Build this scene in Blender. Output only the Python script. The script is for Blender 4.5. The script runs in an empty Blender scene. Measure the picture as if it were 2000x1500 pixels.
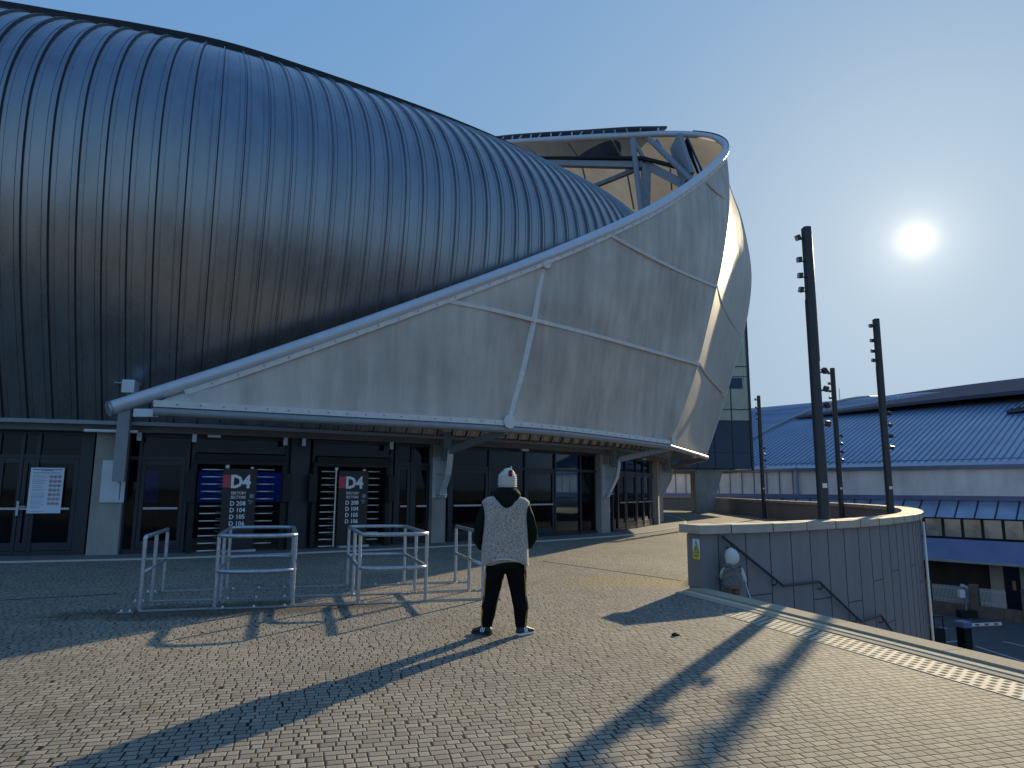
import bpy, bmesh, math, random
from mathutils import Vector, Matrix, Euler
random.seed(7)
PI = math.pi
S = bpy.context.scene
COL = S.collection

# ---------------------------------------------------------------- camera
F, CH = 1330.0, 1.62
PT, RL = math.atan(205 / 1330), math.radians(.3)
def ray(x, y):
    dx, dy = x - 1000, 750 - y
    a = dx * math.cos(RL) - dy * math.sin(RL); b = dx * math.sin(RL) + dy * math.cos(RL)
    return Vector((a, F * math.cos(PT) - b * math.sin(PT), b * math.cos(PT) + F * math.sin(PT)))
def atY(x, y, Y):
    d = ray(x, y); return Vector((d.x / d.y * Y, Y, CH + d.z / d.y * Y))
def atZ(x, y, z=0.):
    d = ray(x, y); t = (z - CH) / d.z; return Vector((d.x * t, d.y * t, z))
def proj(p):
    z = p[2] - CH; u = z * math.cos(PT) - p[1] * math.sin(PT); f = p[1] * math.cos(PT) + z * math.sin(PT)
    a, b = p[0] / f * F, u / f * F
    return 1000 + a * math.cos(RL) + b * math.sin(RL), 750 + a * math.sin(RL) - b * math.cos(RL)
cd = bpy.data.cameras.new('camera'); cam = bpy.data.objects.new('camera', cd); COL.objects.link(cam)
fw = ray(1000, 750).normalized(); rt = (ray(1001, 750) - ray(1000, 750)).normalized(); up = (ray(1000, 749) - ray(1000, 750)).normalized()
cam.matrix_world = Matrix((( rt.x, up.x, -fw.x, 0), (rt.y, up.y, -fw.y, 0), (rt.z, up.z, -fw.z, CH), (0, 0, 0, 1)))
cd.sensor_width = 36; cd.lens = F / 2000 * 36; cd.clip_end = 6000; cd.clip_start = .05
S.camera = cam

# ---------------------------------------------------------------- sky, sun, exposure
SUN_EL, SUN_AZ = math.radians(18.0), math.radians(31.8)     # azimuth measured from +Y towards +X
SD = Vector((math.sin(SUN_AZ) * math.cos(SUN_EL), math.cos(SUN_AZ) * math.cos(SUN_EL), math.sin(SUN_EL)))
W = bpy.data.worlds.new('World'); S.world = W; W.use_nodes = True
wn, wl = W.node_tree.nodes, W.node_tree.links; wn.clear()
sky = wn.new('ShaderNodeTexSky'); sky.sky_type = 'NISHITA'; sky.sun_disc = False
sky.sun_elevation = SUN_EL; sky.sun_rotation = SUN_AZ; sky.air_density = 1.15; sky.dust_density = .9; sky.ozone_density = 2.2
bg = wn.new('ShaderNodeBackground'); bg.inputs[1].default_value = .085
geo = wn.new('ShaderNodeTexCoord'); dot = wn.new('ShaderNodeVectorMath'); dot.operation = 'DOT_PRODUCT'
dot.inputs[1].default_value = SD; wl.new(geo.outputs['Generated'], dot.inputs[0])
def wmath(op, a, b=None, c=None):
    n = wn.new('ShaderNodeMath'); n.operation = op
    for i, v in enumerate((a, b, c)):
        if v is None: continue
        if isinstance(v, (int, float)): n.inputs[i].default_value = v
        else: wl.new(v, n.inputs[i])
    return n.outputs[0]
ang = wmath('ARCCOSINE', wmath('MINIMUM', dot.outputs['Value'], .999999))
def halo(width, amp):
    return wmath('MULTIPLY', wmath('EXPONENT', wmath('MULTIPLY', wmath('POWER', wmath('DIVIDE', ang, width), 2), -1)), amp)
h = wmath('ADD', wmath('ADD', wmath('ADD', halo(.0075, 3.), halo(.021, .42)), halo(.055, .13)), halo(.20, .095))
gl = wn.new('ShaderNodeBackground'); gl.inputs[0].default_value = (1, .9, .72, 1); wl.new(h, gl.inputs[1])
ad = wn.new('ShaderNodeAddShader'); wo = wn.new('ShaderNodeOutputWorld')
sp = wn.new('ShaderNodeSeparateColor'); cb_ = wn.new('ShaderNodeCombineColor'); wl.new(sky.outputs[0], sp.inputs[0])
for ch, (A_, B_) in enumerate(((.315, .185), (.412, .125), (.50, .045))):       # soft shoulder: the sky keeps its blue up to the sun
    x_ = wmath('MULTIPLY', sp.outputs[ch], .085)
    wl.new(wmath('MULTIPLY', wmath('DIVIDE', x_, wmath('ADD', x_, B_)), A_ * 10), cb_.inputs[ch])
bg.inputs[1].default_value = .1
wl.new(cb_.outputs[0], bg.inputs[0]); wl.new(bg.outputs[0], ad.inputs[0]); wl.new(gl.outputs[0], ad.inputs[1]); wl.new(ad.outputs[0], wo.inputs[0])
ld = bpy.data.lights.new('sun', 'SUN'); ld.energy = 4.1; ld.angle = math.radians(.55); ld.color = (1, .82, .53)
sun = bpy.data.objects.new('sun', ld); COL.objects.link(sun); sun.rotation_euler = SD.to_track_quat('Z', 'Y').to_euler()
S.view_settings.view_transform = 'Standard'; S.view_settings.look = 'None'; S.view_settings.gamma = 1
S.view_settings.exposure = 0.5; S.view_settings.use_curve_mapping = False
S.render.engine = 'CYCLES'
S.cycles.max_bounces = 8; S.cycles.transparent_max_bounces = 12

# ---------------------------------------------------------------- materials
def newmat(name):
    m = bpy.data.materials.new(name); m.use_nodes = True; nt = m.node_tree
    return m, nt, nt.nodes['Principled BSDF']
class NT:
    def __init__(s, nt): s.nt = nt
    def n(s, t, **k):
        o = s.nt.nodes.new(t)
        for a, v in k.items(): setattr(o, a, v)
        return o
    def l(s, a, b): s.nt.links.new(a, b)
    def m(s, op, a, b=None, c=None):
        o = s.n('ShaderNodeMath', operation=op)
        for i, v in enumerate((a, b, c)):
            if v is None: continue
            if isinstance(v, (int, float)): o.inputs[i].default_value = v
            else: s.l(v, o.inputs[i])
        return o.outputs[0]
    def noise(s, vec, scale, detail=3, rough=.5):
        o = s.n('ShaderNodeTexNoise'); o.inputs['Scale'].default_value = scale; o.inputs['Detail'].default_value = detail; o.inputs['Roughness'].default_value = rough
        if vec is not None: s.l(vec, o.inputs['Vector'])
        return o.outputs['Fac']
    def ramp(s, fac, stops):
        o = s.n('ShaderNodeValToRGB'); e = o.color_ramp.elements
        while len(e) < len(stops): e.new(.5)
        for i, (p, c) in enumerate(stops):
            e[i].position = p; e[i].color = (*c, 1) if len(c) == 3 else c
        s.l(fac, o.inputs[0]); return o.outputs[0]
    def mix(s, f, a, b, bt='MIX'):
        o = s.n('ShaderNodeMix', data_type='RGBA', blend_type=bt)
        for i, v in ((0, f), (6, a), (7, b)):
            if isinstance(v, (int, float)): o.inputs[i].default_value = v
            elif isinstance(v, tuple): o.inputs[i].default_value = (*v, 1)
            else: s.l(v, o.inputs[i])
        return o.outputs[2]
    def obj(s, scale=None):
        c = s.n('ShaderNodeTexCoord').outputs['Object']
        if scale is None: return c
        mp = s.n('ShaderNodeMapping'); mp.inputs['Scale'].default_value = scale; s.l(c, mp.inputs[0]); return mp.outputs[0]
    def bump(s, h, st, dist, bsdf):
        b = s.n('ShaderNodeBump'); b.inputs['Strength'].default_value = st; b.inputs['Distance'].default_value = dist
        s.l(h, b.inputs['Height']); s.l(b.outputs[0], bsdf.inputs['Normal'])
def mat(name, col, rough=.6, metal=0., var=.15, scale=6., bump=0., stretch=None, spec=None):
    m, nt, b = newmat(name); t = NT(nt)
    v = t.obj(stretch)
    f = t.noise(v, scale, 5, .6)
    lo = tuple(c * (1 - var) for c in col); hi = tuple(min(1, c * (1 + var)) for c in col)
    t.l(t.ramp(f, [(.25, lo), (.75, hi)]), b.inputs['Base Color'])
    b.inputs['Metallic'].default_value = metal
    t.l(t.m('MULTIPLY_ADD', t.noise(v, scale * 3, 3), .2 * rough, rough * .9), b.inputs['Roughness'])
    if spec is not None: b.inputs['Specular IOR Level'].default_value = spec
    if bump: t.bump(t.noise(v, scale * 8, 4, .7), bump, .02, b)
    return m
M = {}
M['concrete'] = mat('concrete', (.34, .32, .285), .85, 0, .25, 2.2, .25, (1, 1, .45))
M['coping'] = mat('coping', (.42, .38, .31), .8, 0, .14, 5, .2)
M['band'] = mat('granite band', (.44, .38, .27), .95, 0, .16, 25, .2, spec=.1)
M['bright'] = mat('pale granite', (.60, .52, .37), .95, 0, .12, 25, .1, spec=.1)
M['plinth'] = mat('plinth paving', (.17, .17, .17), .8, 0, .2, 8, .2)
M['kerb'] = mat('kerb', (.55, .52, .46), .7, 0, .1, 8)
M['frame'] = mat('dark frame', (.028, .035, .045), .38, .2, .12, 5)
M['black'] = mat('black steel', (.011, .012, .014), .45, .3, .2, 5)
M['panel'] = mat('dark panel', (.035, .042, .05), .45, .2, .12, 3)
M['steel'] = mat('painted grey steel', (.56, .60, .65), .42, .25, .08, 4)
M['steel2'] = mat('grey steel duller', (.27, .29, .31), .5, .2, .12, 4)
M['galv'] = mat('galvanised tube', (.42, .47, .52), .38, .8, .25, 18, .05)
M['chrome'] = mat('polished bar', (.85, .82, .74), .32, .35, .05, 4)
M['pole'] = mat('anthracite mast', (.045, .048, .055), .45, .35, .12, 3)
M['lampg'] = mat('floodlight glass', (.45, .45, .42), .2, 0, .1, 9)
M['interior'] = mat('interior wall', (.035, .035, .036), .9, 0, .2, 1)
M['seat'] = mat('blue seat', (.03, .13, .55), .4, 0, .5, 9)
M['white'] = mat('white paint', (.78, .78, .76), .5, 0, .05, 8)
M['paper'] = mat('paper', (.70, .76, .84), .6, 0, .03, 3)
M['ink'] = mat('grey ink', (.25, .32, .42), .7, 0, .05, 8)
M['inkdark'] = mat('dark ink', (.05, .05, .10), .7, 0, .05, 8)
M['red'] = mat('signal red', (.62, .07, .10), .5, 0, .06, 8)
M['ringred'] = mat('ring red', (.38, .05, .09), .5, 0, .06, 8)
M['sign'] = mat('sign board black', (.022, .022, .024), .4, .1, .12, 4)
M['letter'] = mat('sign lettering', (.90, .93, .98), .5, 0, .04, 8)
M['yellow'] = mat('warning yellow', (.72, .60, .03), .45, 0, .06, 8)
M['clad'] = mat('grey wall cladding', (.21, .205, .215), .55, .1, .10, 2.0, .03, (1.5, 1.5, .25))
M['joint'] = mat('joint', (.02, .02, .022), .9)
M['studs'] = mat('cream tactile studs', (.50, .44, .32), .8, 0, .12, 12)
M['lintel'] = mat('lintel grey', (.15, .15, .15), .7, 0, .2, 3)
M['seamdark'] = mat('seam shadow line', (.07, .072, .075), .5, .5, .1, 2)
M['asphalt'] = mat('asphalt', (.075, .078, .082), .85, 0, .25, 1.2, .3)
M['ground'] = mat('ground', (.11, .105, .09), .9, 0, .3, .05, .1)
M['line'] = mat('road paint', (.5, .5, .48), .7, 0, .15, 6)
M['brickw'] = mat('rendered low wall', (.17, .14, .11), .9, 0, .3, 3, .3)
M['picket'] = mat('white picket', (.62, .60, .58), .55, 0, .1, 8)
M['arenawall'] = mat('arena dark wall', (.06, .055, .05), .85, 0, .3, 1)
M['arenapier'] = mat('arena pale pier', (.45, .42, .36), .85, 0, .2, 1)
M['bluefascia'] = mat('blue fascia', (.16, .20, .34), .35, .1, .2, .5)
M['palefascia'] = mat('pale fascia', (.36, .37, .38), .5, 0, .1, 2)
M['greyroof'] = mat('grey roof sheet', (.075, .09, .12), 1., .0, .15, 1, spec=.0)
M['skin'] = mat('skin', (.45, .23, .15), .5, 0, .1, 20)
M['hair'] = mat('dark hair', (.03, .02, .015), .7)
M['trouser'] = mat('black trousers', (.008, .008, .011), .85, 0, .3, 14, .25)
M['hoodie'] = mat('dark green hoodie', (.008, .018, .014), .9, 0, .3, 18, .4)
M['gold'] = mat('gold stripe', (.50, .33, .04), .5)
M['shoe'] = mat('black shoe', (.02, .02, .024), .5)
M['tan'] = mat('tan', (.42, .24, .10), .6, 0, .1, 12)
M['redhat'] = mat('dark red', (.20, .01, .02), .8)
M['knit'] = mat('white wool', (.86, .84, .80), .95, 0, .1, 60, .8)
M['greyfur'] = mat('grey fleece', (.27, .245, .235), .95, 0, .3, 45, 1.)
M['cream'] = mat('cream', (.45, .40, .3), .8)
M['tantrouser'] = mat('tan trousers', (.19, .12, .075), .85, 0, .15, 20)
M['blindbeige'] = mat('beige blind', (.42, .38, .28), .8, 0, .08, 1)
M['palegreen'] = mat('pale green strip', (.40, .60, .48), .4)
M['blueroofrib'] = mat('blue rib', (.17, .26, .40), .35, .5, .1, 3)
M['darkred'] = mat('fire cabinet red', (.07, .014, .016), .5)
M['bolt'] = mat('bolt head', (.55, .56, .56), .35, .6)

def cloth(name, col, grain):
    m, nt, b = newmat(name); t = NT(nt); v = t.obj()
    t.l(t.ramp(t.noise(v, 30, 3), [(.3, tuple(c * .75 for c in col)), (.7, tuple(c * 1.3 for c in col))]), b.inputs['Base Color'])
    b.inputs['Roughness'].default_value = .9; b.inputs['Specular IOR Level'].default_value = .15
    w = t.n('ShaderNodeTexWave', wave_type='BANDS', bands_direction='DIAGONAL'); w.inputs['Scale'].default_value = 2.2; w.inputs['Distortion'].default_value = 9; w.inputs['Detail'].default_value = 2; w.inputs['Detail Scale'].default_value = 1.3; t.l(v, w.inputs['Vector'])
    hh = t.m('ADD', t.m('MULTIPLY', w.outputs['Fac'], .020), t.m('MULTIPLY', t.noise(v, grain, 3), .002))
    t.bump(hh, .9, 1., b); return m
M['trouser'] = cloth('black trousers', (.0045, .0045, .0055), 120)
M['hoodie'] = cloth('dark green hoodie', (.005, .012, .009), 90)
M['tantrouser'] = cloth('tan trousers', (.19, .12, .075), 80)
def vest_mat():
    m, nt, b = newmat('speckled knit'); t = NT(nt); v = t.obj()
    f = t.noise(v, 85, 2, .9); g = t.noise(t.obj((1, 1, .3)), 130, 2, .9)
    c = t.ramp(t.m('MULTIPLY_ADD', g, .5, t.m('MULTIPLY', f, .5)), [(.39, (.08, .065, .055)), (.48, (.36, .315, .27)), (.60, (.66, .60, .53))])
    t.l(c, b.inputs['Base Color']); b.inputs['Roughness'].default_value = .95
    b.inputs['Sheen Weight'].default_value = .4
    t.bump(f, .8, .01, b); return m
M['vest'] = vest_mat()

def sett_mat():
    m, nt, b = newmat('small stone setts'); t = NT(nt)
    tc = t.obj(); mp = t.n('ShaderNodeMapping'); mp.inputs['Rotation'].default_value = (0, 0, -math.radians(15)); t.l(tc, mp.inputs[0])
    sx = t.n('ShaderNodeSeparateXYZ'); t.l(mp.outputs[0], sx.inputs[0]); u0, v0 = sx.outputs[0], sx.outputs[1]
    big = t.noise(tc, .35, 2)
    wob = t.noise(tc, 2.2, 2)
    v = t.m('MULTIPLY_ADD', wob, .010, v0)
    RH, BW = .0755, .092
    row = t.m('FLOOR', t.m('DIVIDE', v, RH))
    wn1 = t.n('ShaderNodeTexWhiteNoise', noise_dimensions='1D'); t.l(row, wn1.inputs['W'])
    off = t.m('MULTIPLY', wn1.outputs['Value'], 7.3)
    uu = t.m('ADD', t.m('DIVIDE', u0, BW), off)
    cb = t.n('ShaderNodeCombineXYZ'); t.l(uu, cb.inputs[0]); t.l(t.m('MULTIPLY', row, 13.7), cb.inputs[1])
    jit = t.m('MULTIPLY', t.m('SUBTRACT', t.noise(cb.outputs[0], .9, 0), .5), 1.1)
    uj = t.m('ADD', uu, jit)
    colid = t.m('FLOOR', uj)
    fu = t.m('FRACT', uj); fv = t.m('FRACT', t.m('DIVIDE', v, RH))
    du = t.m('MULTIPLY', t.m('MINIMUM', fu, t.m('SUBTRACT', 1, fu)), BW)
    dv = t.m('MULTIPLY', t.m('MINIMUM', fv, t.m('SUBTRACT', 1, fv)), RH)
    d = t.m('MINIMUM', du, dv)
    fine = t.noise(tc, 60, 3, .7)
    d2 = t.m('ADD', d, t.m('MULTIPLY', t.m('SUBTRACT', fine, .5), .0025))
    cut = t.n('ShaderNodeMapRange'); cut.interpolation_type = 'SMOOTHSTEP'
    cut.inputs['From Min'].default_value = .0034; cut.inputs['From Max'].default_value = .0062; t.l(d2, cut.inputs[0])
    stone = cut.outputs[0]
    idv = t.n('ShaderNodeCombineXYZ'); t.l(colid, idv.inputs[0]); t.l(row, idv.inputs[1])
    wn2 = t.n('ShaderNodeTexWhiteNoise', noise_dimensions='3D'); t.l(idv.outputs[0], wn2.inputs['Vector'])
    tone = t.ramp(wn2.outputs['Value'], [(0, (.25, .23, .19)), (.35, (.305, .28, .232)), (.7, (.325, .298, .246)), (1, (.38, .35, .285))])
    gr = t.ramp(t.noise(tc, 190, 2, .8), [(.3, (.62, .62, .64)), (.7, (1.3, 1.28, 1.22))])
    tone = t.mix(1., tone, gr, 'MULTIPLY')
    patch = t.ramp(big, [(.3, (.84, .84, .86)), (.65, (1.1, 1.07, 1.02))])
    tone = t.mix(1., tone, patch, 'MULTIPLY')
    dirt = t.ramp(t.noise(tc, 1.1, 5, .65), [(.28, (.84, .83, .82)), (.48, (1, 1, 1))])
    tone = t.mix(1., tone, dirt, 'MULTIPLY')
    # rust and moss caught in the joints
    moss = t.ramp(t.noise(tc, 3.5, 4, .7), [(.45, (.010, .009, .009)), (.60, (.045, .034, .010)), (.72, (.085, .040, .012))])
    spot = t.ramp(t.noise(tc, 1.6, 4, .7), [(.60, (0, 0, 0)), (.72, (.55, .55, .55))])
    tone = t.mix(spot, tone, (.24, .19, .09))
    # damp grimy stain under the queue barriers, ochre stain on the open plaza
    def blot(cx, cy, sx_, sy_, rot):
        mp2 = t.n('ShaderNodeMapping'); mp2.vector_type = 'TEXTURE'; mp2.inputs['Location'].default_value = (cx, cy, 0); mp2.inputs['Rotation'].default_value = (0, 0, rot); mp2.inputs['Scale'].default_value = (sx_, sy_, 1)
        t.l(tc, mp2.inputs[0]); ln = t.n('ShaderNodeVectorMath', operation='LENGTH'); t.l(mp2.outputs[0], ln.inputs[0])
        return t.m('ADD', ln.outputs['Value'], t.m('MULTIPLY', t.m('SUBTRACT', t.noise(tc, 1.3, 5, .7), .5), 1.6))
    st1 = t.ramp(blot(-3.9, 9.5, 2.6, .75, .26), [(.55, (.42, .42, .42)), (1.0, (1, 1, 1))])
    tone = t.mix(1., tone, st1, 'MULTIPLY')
    st2 = t.ramp(blot(2.3, 12.6, 1.5, 1.1, .1), [(.4, (.55, .55, .55)), (1.0, (0, 0, 0))])
    tone = t.mix(st2, tone, (.36, .27, .10))
    c = t.mix(stone, moss, tone)
    t.l(c, b.inputs['Base Color']); b.inputs['Roughness'].default_value = .8; b.inputs['Specular IOR Level'].default_value = .18
    dome = t.n('ShaderNodeMapRange'); dome.interpolation_type = 'SMOOTHSTEP'; dome.inputs['From Max'].default_value = .012; t.l(d2, dome.inputs[0])
    hgt = t.m('ADD', t.m('MULTIPLY', dome.outputs[0], .0035), t.m('MULTIPLY', fine, .0025))
    hgt = t.m('ADD', hgt, t.m('MULTIPLY', wn2.outputs['Value'], .002))
    t.bump(hgt, 1., 1., b); return m
M['setts'] = sett_mat()

def cladding_mat():
    m, nt, b = newmat('standing seam cladding'); t = NT(nt)
    v = t.obj((1, 1, .12)); f = t.noise(v, 2.5, 4, .6)
    t.l(t.ramp(f, [(.3, (.25, .26, .275)), (.7, (.325, .335, .35))]), b.inputs['Base Color'])
    b.inputs['Metallic'].default_value = .9
    t.l(t.m('MULTIPLY_ADD', f, .12, .22), b.inputs['Roughness'])
    t.bump(t.noise(t.obj((1, 1, .5)), 3.0, 2), .10, .05, b); return m
M['shell'] = cladding_mat()

def membrane_mat(name, col, trans, dirt=.25):
    m, nt, b = newmat(name); t = NT(nt); out = nt.nodes['Material Output']
    f = t.noise(t.obj((1.4, 1.4, .16)), 1.5, 6, .65); g = t.noise(t.obj(), .35, 4, .6); w = t.noise(t.obj((1, 1, 8)), 14, 2)
    k = t.m('ADD', t.m('MULTIPLY', f, .42), t.m('ADD', t.m('MULTIPLY', g, .48), t.m('MULTIPLY', w, .1)))
    lo = tuple(c * (1 - dirt) for c in col); hi = tuple(c * (1 + dirt * .35) for c in col)
    c = t.ramp(k, [(.34, lo), (.62, hi)])
    t.l(c, b.inputs['Base Color']); b.inputs['Roughness'].default_value = .55; b.inputs['Specular IOR Level'].default_value = .3
    tr = t.n('ShaderNodeBsdfTranslucent'); t.l(c, tr.inputs[0])
    ms = t.n('ShaderNodeMixShader'); ms.inputs[0].default_value = trans
    t.l(b.outputs[0], ms.inputs[1]); t.l(tr.outputs[0], ms.inputs[2]); t.l(ms.outputs[0], out.inputs[0])
    t.bump(t.noise(t.obj(), 1.2, 2), .15, .08, b); return m
M['membrane'] = membrane_mat('grey membrane', (.64, .575, .50), .08, .40)
M['membrane2'] = membrane_mat('pale membrane', (.66, .60, .51), .14, .22)
M['strip'] = mat('pale seam strip', (.70, .68, .65), .6, 0, .12, 6)

def glass_mat(name, tint, refl_rough=.03, dark=.0):
    m, nt, b = newmat(name); t = NT(nt); out = nt.nodes['Material Output']
    tr = t.n('ShaderNodeBsdfTransparent'); tr.inputs[0].default_value = (*tint, 1)
    gl_ = t.n('ShaderNodeBsdfGlossy'); gl_.inputs['Roughness'].default_value = refl_rough; gl_.inputs[0].default_value = (.9, .95, 1, 1)
    fr = t.n('ShaderNodeFresnel'); fr.inputs[0].default_value = 1.3
    nz = t.noise(t.obj(), .8, 2); bp = t.n('ShaderNodeBump'); bp.inputs['Strength'].default_value = .02; bp.inputs['Distance'].default_value = .1
    t.l(nz, bp.inputs['Height']); t.l(bp.outputs[0], gl_.inputs['Normal'])
    ms = t.n('ShaderNodeMixShader'); t.l(fr.outputs[0], ms.inputs[0]); t.l(tr.outputs[0], ms.inputs[1]); t.l(gl_.outputs[0], ms.inputs[2])
    t.l(ms.outputs[0], out.inputs[0]); return m
M['glass'] = glass_mat('dark glass', (.50, .55, .58))
def bandglass_mat():
    m, nt, b = newmat('pale translucent glazing'); t = NT(nt)
    f = t.noise(t.obj((.55, .55, .12)), 1.2, 4, .6)
    g = t.noise(t.obj((.6, .6, .6)), .9, 4, .6)
    t.l(t.ramp(t.m('MULTIPLY_ADD', g, .4, t.m('MULTIPLY', f, .6)), [(.35, (.62, .60, .58)), (.5, (.80, .77, .74)), (.66, (.95, .92, .88))]), b.inputs['Base Color'])
    b.inputs['Metallic'].default_value = .0; b.inputs['Roughness'].default_value = .25; t.bump(t.noise(t.obj((.9, .9, .35)), 1.1, 2), .5, .35, b); return m
M['bandglass'] = bandglass_mat()
M['blueglass'] = mat('sloped glazing', (.34, .38, .46), .2, .5, .3, .6)
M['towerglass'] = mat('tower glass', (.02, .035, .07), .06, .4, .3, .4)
M['towerglass_reflection'] = mat('tower glass painted reflection', (.36, .37, .31), .10, .2, .2, .8)  # beige base colour paints in the reflection of a building opposite
M['winglass'] = mat('window glass', (.48, .47, .40), .12, .35, .55, .6)
def arena_roof():
    m, nt, b = newmat('blue standing seam roof'); t = NT(nt)
    f = t.noise(t.obj((1, 1, 1)), .25, 4, .6)
    t.l(t.ramp(f, [(.3, (.22, .30, .43)), (.7, (.32, .42, .56))]), b.inputs['Base Color'])
    b.inputs['Metallic'].default_value = .35; b.inputs['Roughness'].default_value = .42; return m
M['blueroof'] = arena_roof()

# ---------------------------------------------------------------- mesh helpers
class MB:
    def __init__(s): s.v = []; s.f = []; s.mi = []
    def add(s, vs, fs, mi=0):
        o = len(s.v); s.v += [tuple(p) for p in vs]; s.f += [tuple(i + o for i in f) for f in fs]; s.mi += [mi] * len(fs); return s
    def box(s, c, d, rot=None, mi=0):
        R_ = rot if isinstance(rot, Matrix) else Euler(rot or (0, 0, 0)).to_matrix()
        c = Vector(c); vs = [c + R_ @ Vector((x * d[0] / 2, y * d[1] / 2, z * d[2] / 2)) for x in (-1, 1) for y in (-1, 1) for z in (-1, 1)]
        return s.add(vs, [(0, 1, 3, 2), (4, 6, 7, 5), (0, 4, 5, 1), (2, 3, 7, 6), (0, 2, 6, 4), (1, 5, 7, 3)], mi)
    def wall(s, p, q, z0, z1, th, off=0, mi=0):
        """upright slab from p to q (plan points)"""
        p = Vector((p[0], p[1], 0)); q = Vector((q[0], q[1], 0)); d = (q - p); L = d.length; d.normalize(); n = Vector((d.y, -d.x, 0))
        c = (p + q) / 2 + n * off; c.z = (z0 + z1) / 2
        return s.box(c, (L, th, z1 - z0), Matrix((d, -n, Vector((0, 0, 1)))).transposed(), mi)
    def rings(s, rs, close=True, caps=True, mi=0, loop=True):
        o = len(s.v); n = len(rs[0])
        vs = [p for r in rs for p in r]; fs = []
        for i in range(len(rs) - 1):
            for j in range(n if loop else n - 1):
                k = (j + 1) % n; fs.append((i * n + j, i * n + k, (i + 1) * n + k, (i + 1) * n + j))
        if caps and loop: fs.append(tuple(range(n - 1, -1, -1))); fs.append(tuple((len(rs) - 1) * n + j for j in range(n)))
        return s.add(vs, fs, mi)
    def tube(s, pts, r, n=10, mi=0, caps=True, closed=False):
        pts = [Vector(p) for p in pts]; rs = []; m = len(pts); ref = None
        for i, p in enumerate(pts):
            a = pts[(i - 1) % m] if (closed or i > 0) else p; b = pts[(i + 1) % m] if (closed or i < m - 1) else p
            t = (b - a).normalized()
            if ref is None: ref = Vector((0, 0, 1)) if abs(t.z) < .9 else Vector((1, 0, 0))
            x = (ref - t * ref.dot(t)).normalized(); y = t.cross(x); ref = x
            rr = r[i] if isinstance(r, (list, tuple)) else r
            rs.append([p + (x * math.cos(2 * PI * k / n) + y * math.sin(2 * PI * k / n)) * rr for k in range(n)])
        if closed: rs.append(rs[0]); return s.rings(rs, caps=False, mi=mi)
        return s.rings(rs, caps=caps, mi=mi)
    def ell(s, stack, n=20, mi=0):
        """stack of (cx,cy,z,rx,ry) horizontal ellipses"""
        return s.rings([[Vector((cx + rx * math.cos(2 * PI * k / n), cy + ry * math.sin(2 * PI * k / n), z)) for k in range(n)] for cx, cy, z, rx, ry in stack], mi=mi)
    def prism(s, poly, ax, ay, o, n, th, mi=0):
        """polygon in plane (o,ax,ay) extruded by th along n, centred"""
        o, ax, ay, n = Vector(o), Vector(ax), Vector(ay), Vector(n)
        a = [o + ax * x + ay * y - n * th / 2 for x, y in poly]; b = [p + n * th for p in a]; k = len(poly)
        return s.add(a + b, [tuple(range(k - 1, -1, -1)), tuple(range(k, 2 * k))] + [(i, (i + 1) % k, k + (i + 1) % k, k + i) for i in range(k)], mi)
    def build(s, name, mats, parent=None, smooth=False, bevel=0, auto=None):
        me = bpy.data.meshes.new(name); me.from_pydata(s.v, [], s.f)
        mats = mats if isinstance(mats, (list, tuple)) else [mats]
        for m in mats: me.materials.append(M[m] if isinstance(m, str) else m)
        if any(s.mi): me.polygons.foreach_set('material_index', s.mi)
        bm = bmesh.new(); bm.from_mesh(me); bmesh.ops.recalc_face_normals(bm, faces=bm.faces); bm.to_mesh(me); bm.free()
        if smooth: me.polygons.foreach_set('use_smooth', [True] * len(me.polygons))
        if auto: me.set_sharp_from_angle(angle=math.radians(auto))
        me.update(); o = bpy.data.objects.new(name, me); COL.objects.link(o)
        if parent: o.parent = parent
        if bevel:
            md = o.modifiers.new('bevel', 'BEVEL'); md.width = bevel; md.segments = 2; md.limit_method = 'ANGLE'
        return o
def tag(o, label=None, cat=None, group=None, kind=None):
    if label: o['label'] = label
    if cat: o['category'] = cat
    if group: o['group'] = group
    if kind: o['kind'] = kind
    return o
def thing(name, label, cat, group=None, loc=(0, 0, 0)):
    o = bpy.data.objects.new(name, None); COL.objects.link(o); o.location = loc; o.empty_display_size = .2
    return tag(o, label, cat, group)
def kids(o): return [c for c in bpy.data.objects if c.parent == o]
def copy_tree(o, parent=None):
    c = o.copy(); COL.objects.link(c)
    if parent: c.parent = parent
    for ch in kids(o): copy_tree(ch, c)
    return c
def cat3(P, n=10):
    P = [Vector(p) for p in P]; P = [P[0] * 2 - P[1]] + P + [P[-1] * 2 - P[-2]]; out = []
    for i in range(1, len(P) - 2):
        p0, p1, p2, p3 = P[i - 1:i + 3]
        for k in range(n):
            t = k / n; out.append((p1 * 2 + (p2 - p0) * t + (p0 * 2 - p1 * 5 + p2 * 4 - p3) * t * t + (-p0 + p1 * 3 - p2 * 3 + p3) * t ** 3) * .5)
    return out + [P[-2]]
def resample(P, n):
    L = [0]
    for a, b in zip(P, P[1:]): L.append(L[-1] + (b - a).length)
    out = []; j = 0
    for i in range(n):
        t = L[-1] * i / (n - 1)
        while j < len(P) - 2 and L[j + 1] < t: j += 1
        out.append(P[j].lerp(P[j + 1], (t - L[j]) / max(1e-9, L[j + 1] - L[j])))
    return out
def voxel(o, size, smooth_it=4):
    """fuse the closed lofts of an object into one continuous surface"""
    r = o.modifiers.new('r', 'REMESH'); r.mode = 'VOXEL'; r.voxel_size = size
    s_ = o.modifiers.new('s', 'SMOOTH'); s_.factor = .5; s_.iterations = smooth_it
    dg = bpy.context.evaluated_depsgraph_get(); me = bpy.data.meshes.new_from_object(o.evaluated_get(dg))
    o.modifiers.clear(); old = o.data; o.data = me; me.name = old.name
    me.polygons.foreach_set('use_smooth', [True] * len(me.polygons)); return o
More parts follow.
